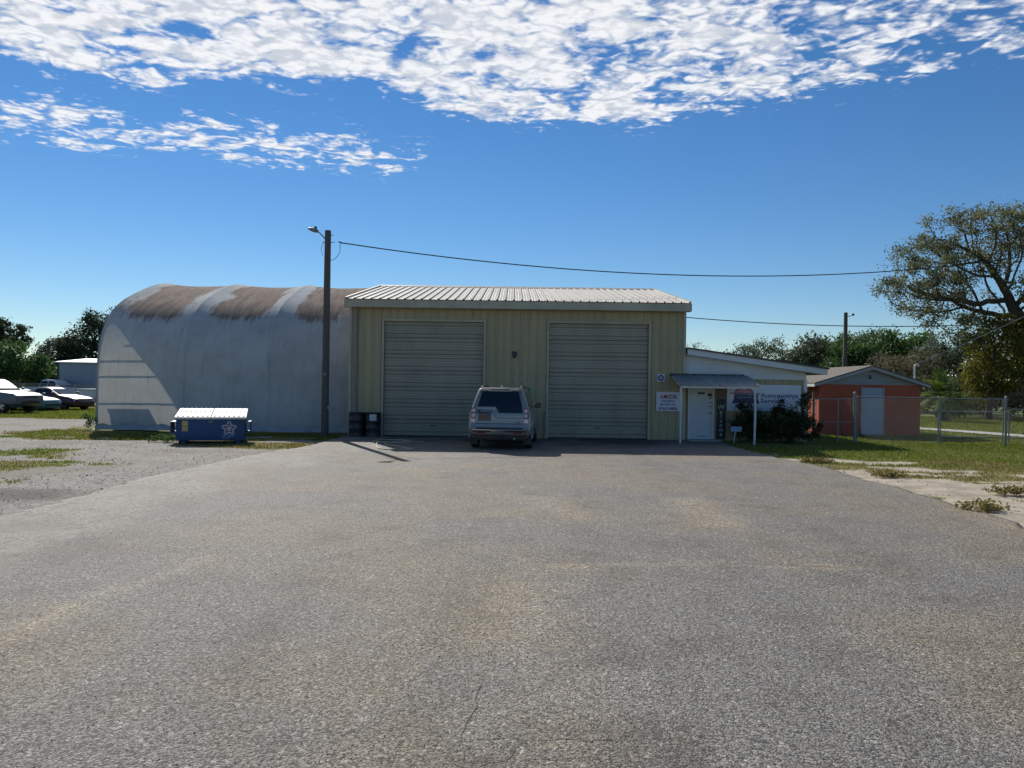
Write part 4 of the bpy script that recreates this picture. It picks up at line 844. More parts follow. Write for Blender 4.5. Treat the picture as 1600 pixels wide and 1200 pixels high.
# ------------------------------------------------------------------ chain link fence and gates
def mesh_net(x0, x1, z0, z1, y, parent, sp=0.11, r=0.0017):
    V = []; F = []
    H = z1 - z0
    for s_ in (1, -1):
        k = x0 - H
        while k < x1 + H:
            pts = []
            # wire x = k + s*(z-z0)
            a0, a1 = (k, k + H) if s_ > 0 else (k + H, k)
            za, zb = z0, z1; xa, xb = a0, a1
            lo, hi = 0.0, 1.0; dx = xb - xa
            t0 = (x0 - xa) / dx; t1 = (x1 - xa) / dx
            lo = max(lo, min(t0, t1)); hi = min(hi, max(t0, t1))
            if hi - lo > 0.01:
                p = (xa + dx * lo, z0 + H * lo); q = (xa + dx * hi, z0 + H * hi); o = len(V)
                yo = y + s_ * r * 0.8
                for (px, pz_) in (p, q): V.extend([(px - r * .8, yo, pz_ + r * .8 * s_), (px + r * .8, yo, pz_ - r * .8 * s_), (px, yo - r * 1.4, pz_)])
                F.extend([(o, o + 1, o + 4, o + 3), (o + 1, o + 2, o + 5, o + 4), (o + 2, o, o + 3, o + 5)])
            k += sp
    o = np_obj('chain_link_mesh', V, F, 'galv_wire', parent); o['kind'] = 'stuff'; return o
FY = 28.25
fe = thing('chain_link_fence', 'galvanised chain link fence in front of the orange house', 'fence')
for xq, h, r in ((12.62, 1.84, .045), (12.70, 1.70, .03), (15.70, 1.74, .03), (18.18, 1.76, .042), (12.0, 1.6, .028), (11.12, 1.65, .03)):
    MB().tube([(xq, FY, -.1), (xq, FY, h)], r, 10).build('post', 'galv', fe, 40)
    MB().lathe([(.001, r * 1.3), (r * .9, r * .7), (r * 1.15, 0), (r * 1.15, -.03)], c=(xq, FY, h), n=10).build('post_cap', 'galv', fe, 40)
MB().tube([(12.66, FY, 1.70), (15.70, FY, 1.70)], .022, 8).build('top_rail', 'galv', fe, 40); mesh_net(12.74, 15.67, .06, 1.69, FY - .03, fe)
MB().tube([(11.12, FY, 1.60), (12.60, FY, 1.62)], .018, 8).build('top_rail', 'galv', fe, 40); MB().tube([(11.12, FY, .76), (12.60, FY, .77)], .015, 8).build('middle_rail', 'galv', fe, 40); mesh_net(11.14, 12.58, .06, 1.6, FY - .03, fe)
def gate(x0, x1, h, rails, label, up_ext=0):
    g = thing('fence_gate', label, 'gate', (0, FY, 0))
    fr = MB(); 
    for xq in (x0, x1): MB().tube([(xq, 0, .08), (xq, 0, h)], .024, 8).build('upright', 'galv', g, 40)
    for zq in rails: MB().tube([(x0, 0, zq), (x1, 0, zq)], .020, 8).build('rail', 'galv', g, 40)
    mesh_net(x0 + .02, x1 - .02, .10, h - .01, -.03, g)
gate(15.78, 18.08, 1.70, (1.69, 1.22, .28), 'chain link gate leaf with three rails right of the orange house')
gate(18.30, 21.2, 1.33, (1.32, .26), 'lower chain link gate leaf at the right edge of the yard')
MB().tube([(21.35, FY, -.1), (21.35, FY, 1.7)], .04, 10).build('post', 'galv', fe, 40)
MB().tube([(21.35, FY, 1.68), (32, FY, 1.68)], .022, 8).build('top_rail', 'galv', fe, 40); mesh_net(21.4, 26, .06, 1.67, FY - .03, fe)
for xq in (24.3, 27.3, 30.3): MB().tube([(xq, FY, -.1), (xq, FY, 1.72)], .03, 8).build('post', 'galv', fe, 40)

# ------------------------------------------------------------------ vehicles
def lev(L, z, k): return float(np.interp(z, [l[0] for l in L], [l[k] for l in L]))
def loft(L, n=6):
    m = MB(); rings = []
    for (z, yr, yf, hw, r) in L:
        r = min(r, hw * .98, (yf - yr) * .49); ring = []
        for cx, cy, a0 in ((hw - r, yf - r, 0), (-hw + r, yf - r, 90), (-hw + r, yr + r, 180), (hw - r, yr + r, 270)):
            for k in range(n + 1):
                t = R(a0 + 90 * k / n); ring.append((cx + r * math.cos(t), cy + r * math.sin(t), z))
        rings.append(ring)
    q = len(rings[0])
    for ring in rings: m.v += ring
    for i in range(len(rings) - 1):
        for k in range(q):
            k2 = (k + 1) % q; m.f.append((i * q + k, i * q + k2, (i + 1) * q + k2, (i + 1) * q + k))
    m.f.append(tuple(range(q))[::-1]); m.f.append(tuple((len(rings) - 1) * q + k for k in range(q)))
    return m
def wheel(parent, x, y, r, w, s_):
    t = MB().lathe([(r * .62, -w / 2), (r * .9, -w / 2), (r * .985, -w * .38), (r, -w * .2), (r, w * .2), (r * .985, w * .38), (r * .9, w / 2), (r * .62, w / 2)], 'X', (x, y, r), 28).build('wheel', 'tyre', parent, 35)
    rm = MB().lathe([(r * .63, -w * .44), (r * .63, w * .44), (r * .56, w * .40), (r * .54, w * .1), (r * .1, w * .08), (.001, w * .08)] if s_ > 0 else [(r * .63, w * .44), (r * .63, -w * .44), (r * .56, -w * .40), (r * .54, -w * .1), (r * .1, -w * .08), (.001, -w * .08)], 'X', (x, y, r), 24)
    rm.build('rim_barrel', 'plastic_black', t, 35)
    sp = MB(); xf = x + s_ * w * .36
    for k in range(5):
        a = 2 * math.pi * k / 5 + .3
        c, sn = math.cos(a), math.sin(a); pts = []
        for rr, hw in ((r * .08, r * .10), (r * .60, r * .13)):
            for e in (-1, 1): pts.append((y + c * rr - sn * hw * e, r + sn * rr + c * hw * e))
        pts = [pts[0], pts[1], pts[3], pts[2]]
        sp.prism(pts, lambda a_, b_: (xf, a_, b_), lambda a_, b_: (xf - s_ * .03, a_, b_))
    sp.lathe([(.001, .012 * s_), (r * .13, .010 * s_), (r * .14, -.03 * s_)], 'X', (xf, y, r), 14)
    sp.lathe([(r * .56, .004 * s_), (r * .645, .004 * s_), (r * .645, -.03 * s_)], 'X', (xf, y, r), 24)
    sp.build('rim', 'rim', t, 35)
def side_patch(parent, name, L, poly, mat, s_, t=.005, th=.012):
    return MB().prism(poly, lambda y, z: (s_ * (lev(L, z, 3) - th), y, z), lambda y, z: (s_ * (lev(L, z, 3) + t), y, z)).build(name, mat, parent)
def end_patch(parent, name, L, poly, mat, front, t=.005, th=.012):
    k = 2 if front else 1; s_ = 1 if front else -1
    return MB().prism(poly, lambda x, z: (x, lev(L, z, k) - s_ * th, z), lambda x, z: (x, lev(L, z, k) + s_ * t, z)).build(name, mat, parent)
def car(name, label, loc, rz, L, paint, wheels, r, wins, wind, group=None, rearw=None, front=None, sill=True):
    c = thing(name, label, 'car' if name != 'pickup_truck' else 'truck', loc, rz, group)
    body = loft(L).build('body', paint, c, 28)
    hw = max(l[3] for l in L); cs = []
    for yw in wheels:
        o = MB().lathe([(.001, -1.3), (r * 1.16, -1.3), (r * 1.16, -hw + .24), (.001, -hw + .24)], 'X', (0, yw, r), 24).build('c1', paint); cs.append(o)
        o = MB().lathe([(.001, 1.3), (r * 1.16, 1.3), (r * 1.16, hw - .24), (.001, hw - .24)], 'X', (0, yw, r), 24).build('c2', paint); cs.append(o)
    cut(body, cs); body.data.polygons.foreach_set('use_smooth', [True] * len(body.data.polygons)); body.data.set_sharp_from_angle(angle=R(28))
    for yw in wheels:
        for s_ in (-1, 1): wheel(c, s_ * (hw - .13), yw, r, .22, s_)
    for s_ in (-1, 1):
        for poly in wins: side_patch(c, 'side_window', L, poly, 'glass_dark', s_)
        if front:
            z0, z1 = front; MB().prism([(hw * .52, z0), (hw * .92, z0 + .03), (hw * .9, z1), (hw * .5, z1 - .02)], lambda x, z: (s_ * x, lev(L, z, 2) - .35 * (x / hw) ** 3 - .05, z), lambda x, z: (s_ * x, lev(L, z, 2) + .012 - .22 * (x / hw) ** 3, z)).build('headlight', 'lamp_clear', c)
        MB().box(s_ * hw + (0 if s_ > 0 else -.2), s_ * hw + (.2 if s_ > 0 else 0), wind[2], wind[2] + .10, wind[0] + .02, wind[0] + .16).build('mirror', paint, c, bevel=.03)
    za, zb = wind[0], wind[1]
    end_patch(c, 'windshield', L, [(-lev(L, za, 3) + .12, za), (lev(L, za, 3) - .12, za), (lev(L, zb, 3) - .10, zb), (-lev(L, zb, 3) + .10, zb)], 'glass_dark', True)
    end_patch(c, 'rear_window', L, [(-lev(L, za, 3) + .14, za + .02), (lev(L, za, 3) - .14, za + .02), (lev(L, zb, 3) - .12, zb), (-lev(L, zb, 3) + .12, zb)], 'glass_dark', False)
    if front:
        zg = (front[0] + front[1]) / 2
        end_patch(c, 'grille', L, [(-hw * .42, front[0] - .1), (hw * .42, front[0] - .1), (hw * .45, front[1] - .03), (-hw * .45, front[1] - .03)], 'plastic_black', True, .008)
        zb0 = L[1][0]; end_patch(c, 'bumper_intake', L, [(-hw * .6, zb0 + .02), (hw * .6, zb0 + .02), (hw * .62, zb0 + .13), (-hw * .62, zb0 + .13)], 'plastic_black', True, .008)
    return c

# silver seven-seat SUV nosed up to the wall
SL = [(.36, .14, 4.62, .84, .14), (.48, .03, 4.77, .925, .16), (.62, .0, 4.80, .95, .16), (.74, .05, 4.78, .957, .15), (.95, .06, 4.74, .935, .13), (1.10, .07, 4.66, .905, .13), (1.15, .085, 4.45, .892, .14), (1.20, .10, 3.74, .880, .14),
      (1.28, .115, 3.62, .860, .13), (1.78, .27, 2.78, .695, .13), (1.835, .31, 2.66, .655, .14), (1.865, .42, 2.5, .56, .15)]
SUV = car('parked_suv', 'silver boxy SUV parked nose to the wall between the garage doors', (-.36, 22.9, .012), R(-4.4), SL, 'suv_paint', (.93, 3.82), .375,
          [[(.42, 1.30), (1.35, 1.30), (1.42, 1.72), (.56, 1.72)], [(1.42, 1.24), (2.38, 1.24), (2.38, 1.72), (1.48, 1.72)], [(2.46, 1.24), (3.42, 1.24), (2.76, 1.72), (2.46, 1.72)]], (1.26, 1.74, 3.22), None)
for o in [c for c in SUV.children if c.name.startswith(('rear_window', 'mirror'))]: bpy.data.objects.remove(o)
E = lambda nm, poly, mat, t=.005, th=.012, par=SUV: end_patch(par, nm, SL, poly, mat, False, t, th)
gate_ = E('tailgate', [(-.70, .80), (.70, .80), (.70, 1.27), (.66, 1.285), (-.66, 1.285), (-.70, 1.27)], 'suv_paint', .006)
# rear glass with its stepped lower edge
gm = MB(); 
for (poly) in ([(-.67, 1.29), (.67, 1.29), (.545, 1.745), (-.545, 1.745)], [(-.02, 1.11), (.685, 1.11), (.67, 1.288), (-.13, 1.288)]):
    gm.prism(poly, lambda x, z: (x, lev(SL, z, 1) + .012, z), lambda x, z: (x, lev(SL, z, 1) - .012, z))
gm.build('rear_window', 'glass_dark', SUV)
def strip(nm, pts, w, mat, t=.012, par=SUV):
    m = MB()
    for (xa, za), (xb, zb) in zip(pts[:-1], pts[1:]):
        d = Vector((xb - xa, zb - za)).normalized(); n_ = Vector((-d.y, d.x)) * w / 2
        m.prism([(xa + n_.x, za + n_.y), (xa - n_.x, za - n_.y), (xb - n_.x, zb - n_.y), (xb + n_.x, zb + n_.y)], lambda x, z: (x, lev(SL, z, 1) + .01, z), lambda x, z: (x, lev(SL, z, 1) - t, z))
    m.build(nm, mat, par)
strip('gate_seam', [(-.70, 1.195), (-.24, 1.185), (-.09, .955), (.70, .955)], .016, 'plastic_black', .008, gate_)
strip('plate_lintel', [(-.69, 1.115), (-.26, 1.112)], .026, 'plastic_black', .016, gate_)
E('plate_recess', [(-.64, .87), (-.27, .87), (-.27, 1.085), (-.64, 1.085)], 'plastic_black', .008, .012, gate_)
pl = E('licence_plate', [(-.61, .895), (-.305, .895), (-.305, 1.055), (-.61, 1.055)], 'plate_red', .014, .012, gate_)
strip('plate_frame', [(-.61, 1.055), (-.305, 1.055), (-.305, .895), (-.61, .895), (-.61, 1.055)], .014, 'galv', .017, pl)
strip('badge', [(-.66, 1.155), (-.57, 1.155)], .03, 'plastic_black', .012, gate_); strip('badge', [(.50, .825), (.62, .825)], .022, 'plastic_black', .012, gate_)
strip('lower_seam', [(-.72, .785), (.72, .785)], .014, 'plastic_black', .010)
strip('chrome_script', [(-.69, .735), (-.55, .735)], .022, 'chrome', .014)
strip('bumper_gap', [(-.70, .648), (.70, .648)], .045, 'plastic_black', .006)
strip('bumper_bright_strip', [(-.82, .602), (-.30, .595), (-.22, .57), (.14, .57), (.20, .592), (.80, .600)], .03, 'chrome', .022)
E('bumper_lower', [(-.80, .40), (.80, .40), (.80, .575), (-.80, .575)], 'plastic_black', .012)
for s_ in (-1, 1):
    E('reflector', [(s_ * .42, .50), (s_ * .68, .50), (s_ * .68, .53), (s_ * .42, .53)], 'lamp_red', .020)
    for (xa, xb, za, zb, mt, nm) in ((.715, .835, .80, 1.26, 'lamp_red', 'tail_lamp'),):
        def lampfn(dep):
            return lambda x, z: (s_ * min(x, lev(SL, z, 3) - .015), lev(SL, z, 1) + dep + .16 * max(0, x - .78) ** 1.0, z)
        tl = MB().prism([(.715, .795), (.87, .795), (.875, 1.0), (.85, 1.255), (.715, 1.255)], lampfn(.05), lampfn(-.022)).build('tail_lamp', 'lamp_red', SUV, bevel=.01)
        for zc_ in (1.175, 1.025): MB().lathe([(.001, -.034), (.048, -.031), (.060, -.02), (.060, .01)], 'Y', (s_ * .785, lev(SL, zc_, 1), zc_), 16).build('round_lens', 'lamp_clear', tl, 40)
        MB().prism([(.725, .81), (.86, .81), (.86, .93), (.725, .93)], lampfn(.03), lampfn(-.028)).build('reverse_lens', 'lamp_clear', tl)
    m = MB().tube([(s_ * .90, 3.24, 1.23), (s_ * .98, 3.22, 1.25)], .025, 8).build('mirror_stalk', 'plastic_black', SUV)
    mi = MB().prism([(.93, 1.19), (1.10, 1.19), (1.125, 1.27), (1.10, 1.36), (.95, 1.37)], lambda x, z: (s_ * x, 3.16, z), lambda x, z: (s_ * x, 3.30, z)).build('mirror', 'paint_navy', SUV, bevel=.03)
    MB().prism([(.95, 1.21), (1.09, 1.21), (1.09, 1.34), (.96, 1.35)], lambda x, z: (s_ * x, 3.158, z), lambda x, z: (s_ * x, 3.154, z)).build('mirror_glass', 'glass_dark', mi)
    MB().tube([(s_ * .60, .55, 1.855), (s_ * .61, .75, 1.90), (s_ * .61, 2.3, 1.90), (s_ * .58, 2.55, 1.84)], .018, 8).build('roof_rail', 'plastic_black', SUV, 50)
    for yw in (.93, 3.82): MB().tube([(s_ * .945, yw + .46 * math.cos(t), .375 + .46 * math.sin(t)) for t in [R(-5 + 19 * i) for i in range(11)]], .028, 6).build('arch_flare', 'suv_paint', SUV, 60)
    MB().tube([(s_ * .94, 1.5, .42), (s_ * .94, 3.25, .42)], .05, 6).build('sill', 'plastic_black', SUV)
    box('mud_flap', 'plastic_black', SUV, s_ * .82 - .12, s_ * .82 + .12, .44, .455, .14, .42)
sp_ = MB().prism([(-.60, 0), (.60, 0), (.56, .045), (-.56, .045)], lambda x, z: (x, .20, 1.765 + z), lambda x, z: (x * .98, .46, 1.80 + z)).build('roof_spoiler', 'suv_paint', SUV, bevel=.01)
MB().box(-.28, .28, .185, .205, 1.782, 1.815).build('brake_light', 'plastic_black', sp_); MB().box(-.34, .34, .188, .21, 1.758, 1.775).build('spoiler_lip', 'logo_white', sp_)
MB().prism([(0, 0), (.16, 0), (.10, .06), (.04, .065)], lambda a, b: (-.03, .62 + a, 1.86 + b), lambda a, b: (.03, .62 + a, 1.86 + b)).build('roof_antenna', 'white_paint', SUV, bevel=.012)
MB().tube([(.05, .27, 1.33), (.20, .30, 1.45), (.32, .315, 1.50)], .008, 6).build('wiper', 'plastic_black', SUV)
MB().box(-.75, .75, .3, 4.5, .28, .42).build('underbody', 'plastic_black', SUV); MB().tube([(.45, .02, .34), (.45, .6, .34)], .035, 10).build('exhaust', 'galv', SUV, 40); box('tow_bar', 'plastic_black', SUV, -.05, .05, .0, .3, .34, .41)

# cars parked beyond the shelter
SED = [(.20, .10, 4.60, .74, .3), (.33, .0, 4.70, .86, .38), (.55, -.02, 4.72, .90, .42), (.74, .02, 4.62, .89, .45), (.84, .06, 4.30, .86, .40), (.93, .14, 3.52, .83, .30), (.97, .66, 3.34, .80, .25), (1.34, 1.32, 2.55, .63, .22), (1.41, 1.55, 2.32, .55, .25), (1.435, 1.75, 2.1, .42, .2)]
swin = [[(1.15, 1.0), (1.95, .99), (1.98, 1.31), (1.55, 1.31)], [(2.02, .99), (2.98, .99), (2.60, 1.31), (2.04, 1.31)]]
PKL = [(.42, .1, 5.55, .84, .15), (.55, .0, 5.72, .96, .22), (.75, .0, 5.75, .985, .22), (1.0, .02, 5.70, .975, .22), (1.12, .04, 5.50, .955, .22), (1.20, .06, 4.60, .93, .2), (1.25, 1.95, 4.30, .91, .2), (1.78, 2.10, 3.55, .74, .2), (1.88, 2.3, 3.3, .66, .2), (1.90, 2.5, 3.1, .5, .2)]
pwin = [[(2.16, 1.28), (2.92, 1.28), (2.92, 1.75), (2.22, 1.75)], [(3.0, 1.28), (4.0, 1.28), (3.52, 1.75), (3.0, 1.75)]]
def heading(x, y, deg): return (x, y, 0), R(deg - 90)
def place(nx_, ny_, deg, ln):          # nose position and heading angle from +X
    a = R(deg); return (nx_ - math.cos(a) * ln, ny_ - math.sin(a) * ln, 0), a - R(90)
l_, r_ = place(-26.85, 42.9, -14, 5.75); PK = car('pickup_truck', 'silver and dark pickup truck at the left edge in front', l_, r_, PKL, 'paint_silver', (1.25, 4.72), .40, pwin, (1.28, 1.80, 4.0), 'vehicles parked beyond the shelter', front=(.80, 1.02))
end_patch(PK, 'front_shade_patch', PKL, [(-.80, .50), (.80, .50), (.80, 1.07), (-.80, 1.07)], 'paint_navy', True, .004)  # shade on the pickup's front face, painted as a dark patch
for s_ in (-1, 1): side_patch(PK, 'lower_cladding', PKL, [(.3, .46), (5.45, .46), (5.45, .74), (.3, .74)][:0] or [(1.8, .46), (4.15, .46), (4.15, .72), (1.8, .72)], 'paint_navy', s_, .004)
l_, r_ = place(-27.6, 46.2, -14, 4.72); car('parked_car', 'pale teal car with a low nose beside the pickup', l_, r_, [(z * .93, a, b, c, d) for z, a, b, c, d in SED], 'paint_teal', (.95, 3.75), .31, [[(y, z * .93) for y, z in w] for w in swin], (.93, 1.24, 3.0), 'vehicles parked beyond the shelter', front=(.50, .64))
l_, r_ = place(-26.75, 48.4, -14, 4.72); car('parked_car', 'dark maroon sedan parked behind the teal car', l_, r_, SED, 'paint_maroon', (.95, 3.75), .33, swin, (.99, 1.33, 3.0), 'vehicles parked beyond the shelter', front=(.56, .70))
l_, r_ = place(-26.6, 53.6, -160, 4.72); car('parked_car', 'black sedan half hidden by the shelter edge', l_, r_, SED, 'paint_black', (.95, 3.75), .33, swin, (.99, 1.33, 3.0), 'vehicles parked beyond the shelter', front=(.56, .70))
l_, r_ = place(-35.5, 57.5, 10, 5.75); car('parked_suv', 'dark far vehicle behind the pickup near the thicket', l_, r_, [(z, a * .8, b * .8, c, d) for z, a, b, c, d in SL][:] if False else SL, 'paint_navy', (.93, 3.82), .375, [[(.42, 1.30), (2.38, 1.24), (2.38, 1.72), (.56, 1.72)], [(2.46, 1.24), (3.42, 1.24), (2.76, 1.72), (2.46, 1.72)]], (1.26, 1.74, 3.22), 'vehicles parked beyond the shelter')
l_, r_ = place(-38.0, 68.0, -10, 5.75); car('pickup_truck', 'white far pickup beyond the yard fence', l_, r_, PKL, 'paint_white', (1.25, 4.72), .40, pwin, (1.28, 1.80, 4.0), 'vehicles parked beyond the shelter', front=(.80, 1.02))
tr = thing('box_trailer', 'low white utility trailer by the shelter edge', 'trailer', (-30.2, 57.5, 0))
box('body', 'paint_white', tr, -1.9, 1.9, -1.0, 1.0, .55, 1.25, bevel=.03); box('side_band', 'galv', tr, -1.92, 1.92, -1.03, -1.005, 1.15, 1.22)
for s_ in (-1, 1): wheel(tr, s_ * 1.0 * 0 + 0.0, 0, .33, .2, 1) if False else MB().lathe([(.001, -.1), (.2, -.1), (.33, -.09), (.33, .09), (.2, .1), (.001, .1)], 'Y', (0, s_ * 1.1, .33), 20).build('wheel', 'tyre', tr, 40)
MB().tube([(1.9, 0, .5), (3.0, 0, .5)], .05, 6).build('hitch', 'galv', tr)
# far steel shed
sh = thing('storage_shed', 'blue grey steel shed far behind the parked cars', 'shed')
MB().box(-41.4, -24, 70, 80, 0, 3.42).build('wall', 'shed_steel', sh)
for s_ in (-1, 1):
    ye = 75 + s_ * 5.25
    MB().add([(-41.6, ye, 3.43), (-23.8, ye, 3.43), (-23.8, 75, 3.88), (-41.6, 75, 3.88), (-41.6, ye, 3.53), (-23.8, ye, 3.53), (-23.8, 75, 3.98), (-41.6, 75, 3.98)], [(0, 1, 2, 3), (4, 7, 6, 5), (0, 4, 5, 1), (1, 5, 6, 2), (2, 6, 7, 3), (3, 7, 4, 0)]).build('roof', 'shed_roof', sh)
MB().box(-41.46, -41.3, 69.94, 70.1, 0, 3.40).build('corner_trim', 'dark_roof', sh); MB().prism([(70, 3.43), (80, 3.43), (75, 3.86)], lambda a, b: (-41.38, a, b), lambda a, b: (-24.02, a, b)).build('gable', 'shed_steel', sh)
ff = thing('yard_fence', 'thin far chain link fence behind the parked cars', 'fence', (0, 62, 0))
for k in range(9): MB().tube([(-47 + k * 3, 0, 0), (-47 + k * 3, 0, 1.6)], .04, 6).build('post', 'galv', ff)
MB().tube([(-47, 0, 1.56), (-23, 0, 1.56)], .03, 6).build('top_rail', 'galv', ff); mesh_net(-47, -23, .05, 1.55, 0, ff, .16, .006)

# ------------------------------------------------------------------ trees
def colonize(trunk, att, step, kill, infl, iters=140, seed=0):
    r_ = np.random.default_rng(seed)
    nodes = [np.array(p, float) for p in trunk]; par = [-1] + list(range(len(trunk) - 1))
    A = np.array(att); near_d = np.full(len(A), 1e9); near_i = np.zeros(len(A), int); start = 0
    alive = np.ones(len(A), bool)
    for it in range(iters):
        N = np.array(nodes[start:])
        if len(N) == 0: break
        D = np.linalg.norm(A[:, None, :] - N[None, :, :], axis=2); j = D.argmin(1); d = D[np.arange(len(A)), j]
        b = d < near_d; near_d[b] = d[b]; near_i[b] = j[b] + start
        alive &= near_d > kill
        if not alive.any(): break
        start = len(nodes); act = alive & (near_d < infl)
        if not act.any(): act = alive & (near_d <= near_d[alive].min() + step)
        for i in np.unique(near_i[act]):
            sel = act & (near_i == i); v_ = A[sel] - nodes[i]; v_ = (v_ / np.linalg.norm(v_, axis=1)[:, None]).sum(0)
            L_ = np.linalg.norm(v_)
            if L_ < 1e-4: continue
            v_ = v_ / L_ + r_.normal(0, .16, 3)
            if par[i] >= 0:
                pd = nodes[i] - nodes[par[i]]; v_ = v_ + 0.35 * pd / (np.linalg.norm(pd) + 1e-9)
            nodes.append(nodes[i] + v_ / np.linalg.norm(v_) * step * r_.uniform(.8, 1.1)); par.append(int(i))
        if len(nodes) > 6000 or len(nodes) == start: break
    return np.array(nodes), np.array(par)
def branch_mesh(N, par, tip, ex=2.4, rmax=None):
    n = len(N); acc = np.zeros(n); kids = np.zeros(n, int)
    for i in range(n - 1, 0, -1):
        if kids[i] == 0: acc[i] = tip ** ex
        acc[par[i]] += acc[i]; kids[par[i]] += 1
    rad = acc ** (1 / ex)
    if rmax: rad = tip + (rad - tip) * (rmax - tip) / max(rad[0] - tip, 1e-6); rad = np.maximum(rad, tip * .7)
    i = np.arange(1, n); a = N[par[i]]; b = N[i]; d = b - a; L_ = np.linalg.norm(d, axis=1)[:, None] + 1e-9; d = d / L_
    u_ = np.cross(d, np.array([0.31, 0.17, 0.94])); u_ /= np.linalg.norm(u_, axis=1)[:, None] + 1e-9; w_ = np.cross(d, u_)
    K = 5; V = []; ra = np.minimum(rad[par[i]], rad[i] * 1.6)[:, None]; rb = rad[i][:, None]
    for k in range(K):
        t = 2 * math.pi * k / K; V.append(a + (u_ * math.cos(t) + w_ * math.sin(t)) * ra)
    for k in range(K):
        t = 2 * math.pi * k / K; V.append(b + d * rb * .3 + (u_ * math.cos(t) + w_ * math.sin(t)) * rb)
    V = np.stack(V, 1); m_ = len(i); base = (np.arange(m_) * 2 * K)[:, None]
    F = np.concatenate([base + np.array([k, (k + 1) % K, K + (k + 1) % K, K + k])[None, :] for k in range(K)])
    return V.reshape(-1, 3), F, rad, kids
def leaves(C, size, r_, asp=.5, var=None, droop=0.0):
    n = len(C); a = r_.normal(0, 1, (n, 3)); a[:, 2] -= droop; a /= np.linalg.norm(a, axis=1)[:, None]
    b = np.cross(a, r_.normal(0, 1, (n, 3))); b /= np.linalg.norm(b, axis=1)[:, None] + 1e-9
    s_ = (size * r_.uniform(.6, 1.35, n))[:, None]
    V = np.stack([C - a * s_ * .5, C + b * s_ * asp * .5, C + a * s_ * .5, C - b * s_ * asp * .5], 1).reshape(-1, 3)
    F = (np.arange(n) * 4)[:, None] + np.arange(4)[None, :]
    if var is None: var = r_.uniform(0, 1, n)
    return V, F, np.repeat(var, 4)
def ell_pts(ells, n, r_, shell=.45):
    vol = np.array([e[3] * e[4] * e[5] for e in ells]); P = []
    cnt = r_.multinomial(n, vol / vol.sum())
    for e, c in zip(ells, cnt):
        d = r_.normal(0, 1, (c, 3)); d /= np.linalg.norm(d, axis=1)[:, None]; rr = r_.uniform(shell ** 3, 1, c) ** (1 / 3)
        P.append(np.array(e[:3]) + d * rr[:, None] * np.array(e[3:6]))
    return np.concatenate(P)
def tree(name, label, trunk, ells, natt, nleaf, lsize, leaf, step=.6, kill=.9, infl=6, tip=.02, rmax=None, bark='bark', seed=1, spread=.35, cat='tree', group=None, asp=.5, shell=.45, bare=.0):
    r_ = np.random.default_rng(seed); t = thing(name, label, cat, trunk[0], 0, group)
    o = np.array(trunk[0]); tr_ = [np.array(p) - o for p in trunk]; E_ = [tuple(np.array(e[:3]) - o) + tuple(e[3:]) for e in ells]
    dense = []
    for p, q in zip(tr_[:-1], tr_[1:]):
        k = max(1, int(np.linalg.norm(q - p) / step)); dense += [p + (q - p) * i / k for i in range(k)]
    dense.append(tr_[-1])
    N, par = colonize(dense, ell_pts(E_, natt, r_, shell), step, kill, infl, seed=seed)
    V, F, rad, kids = branch_mesh(N, par, tip, rmax=rmax)
    np_obj('trunk', V, F, bark, t, None, True)
    if nleaf:
        thin = np.where((rad < tip * 4.0) & (np.arange(len(N)) > len(dense)))[0]
        if len(thin) == 0: thin = np.arange(len(N))
        wgt = r_.uniform(0, 1, len(thin)) ** 1.4 * np.where(kids[thin] == 0, 2.0, .8); wgt[r_.uniform(0, 1, len(thin)) < bare] = 0
        pick = r_.choice(thin, nleaf, p=wgt / wgt.sum())
        C = N[pick] + r_.normal(0, spread, (nleaf, 3)) * np.array([1, 1, .75])
        clump = r_.uniform(0, 1, len(N)); var = np.clip(clump[pick] * .6 + r_.uniform(0, .45, nleaf), 0, 1)
        keep = C[:, 2] > .03; V, F, vr = leaves(C[keep], lsize, r_, asp, var[keep])
        np_obj('crown', V, F, leaf, t, {'var': vr})
    return t
G1 = 'trees beyond the orange house'
tree('oak_tree', 'huge spreading oak with bare dark limbs at the right edge', [(37.2, 55, 0), (37.0, 55, 2.4), (36.4, 55, 4.6)],
     [(29.5, 55, 10.2, 3.4, 4, 2.6), (32.6, 55, 12.6, 3.6, 4.5, 2.7), (36.5, 55, 13.6, 3.2, 4, 2.0), (41, 55, 13.2, 4.2, 4.5, 3), (36, 51.5, 10, 4, 3, 2.6), (28.8, 54, 7.6, 2.1, 2.5, .9), (42, 54, 9, 4, 4, 2.4), (31.2, 57, 9.0, 3, 2.5, 1.6), (30.5, 53, 6.9, 2.6, 2, .8), (33.6, 56, 8.0, 2.4, 2, 1.5)],
     2000, 47000, .19, 'leaf_oak', .40, .54, 5, .011, .55, seed=11, spread=.30, shell=.2, bare=.32)
tree('vine_tree', 'yellow green vine covered tree in front of the oak trunk', [(33.2, 53.5, 0), (33.4, 53.5, 2.5), (33.6, 53.5, 5)], [(33.2, 53.5, 5.6, 1.5, 1.6, 2.1), (34.2, 53.8, 3.4, 2.4, 2.0, 2.2), (32.2, 53, 3.0, 1.1, 1.2, 1.7), (35.6, 54, 5.4, 1.6, 1.6, 1.8)], 330, 11000, .23, 'leaf_vine', .45, .6, 4, .012, .22, seed=12, spread=.34, group=G1)
tree('thicket_bush', 'brown leafless thicket under the oak by the gate', [(35.6, 50.5, 0), (35.6, 50.5, .5)], [(35.6, 50.5, 1.9, 2.2, 1.5, 1.6), (38.5, 50, 1.8, 2.2, 1.5, 1.6), (33.2, 51, 1.2, 1.5, 1.2, 1.0)], 420, 5200, .16, 'leaf_brown', .3, .42, 3, .011, .10, 'bark_grey', seed=13, spread=.2, cat='bush')
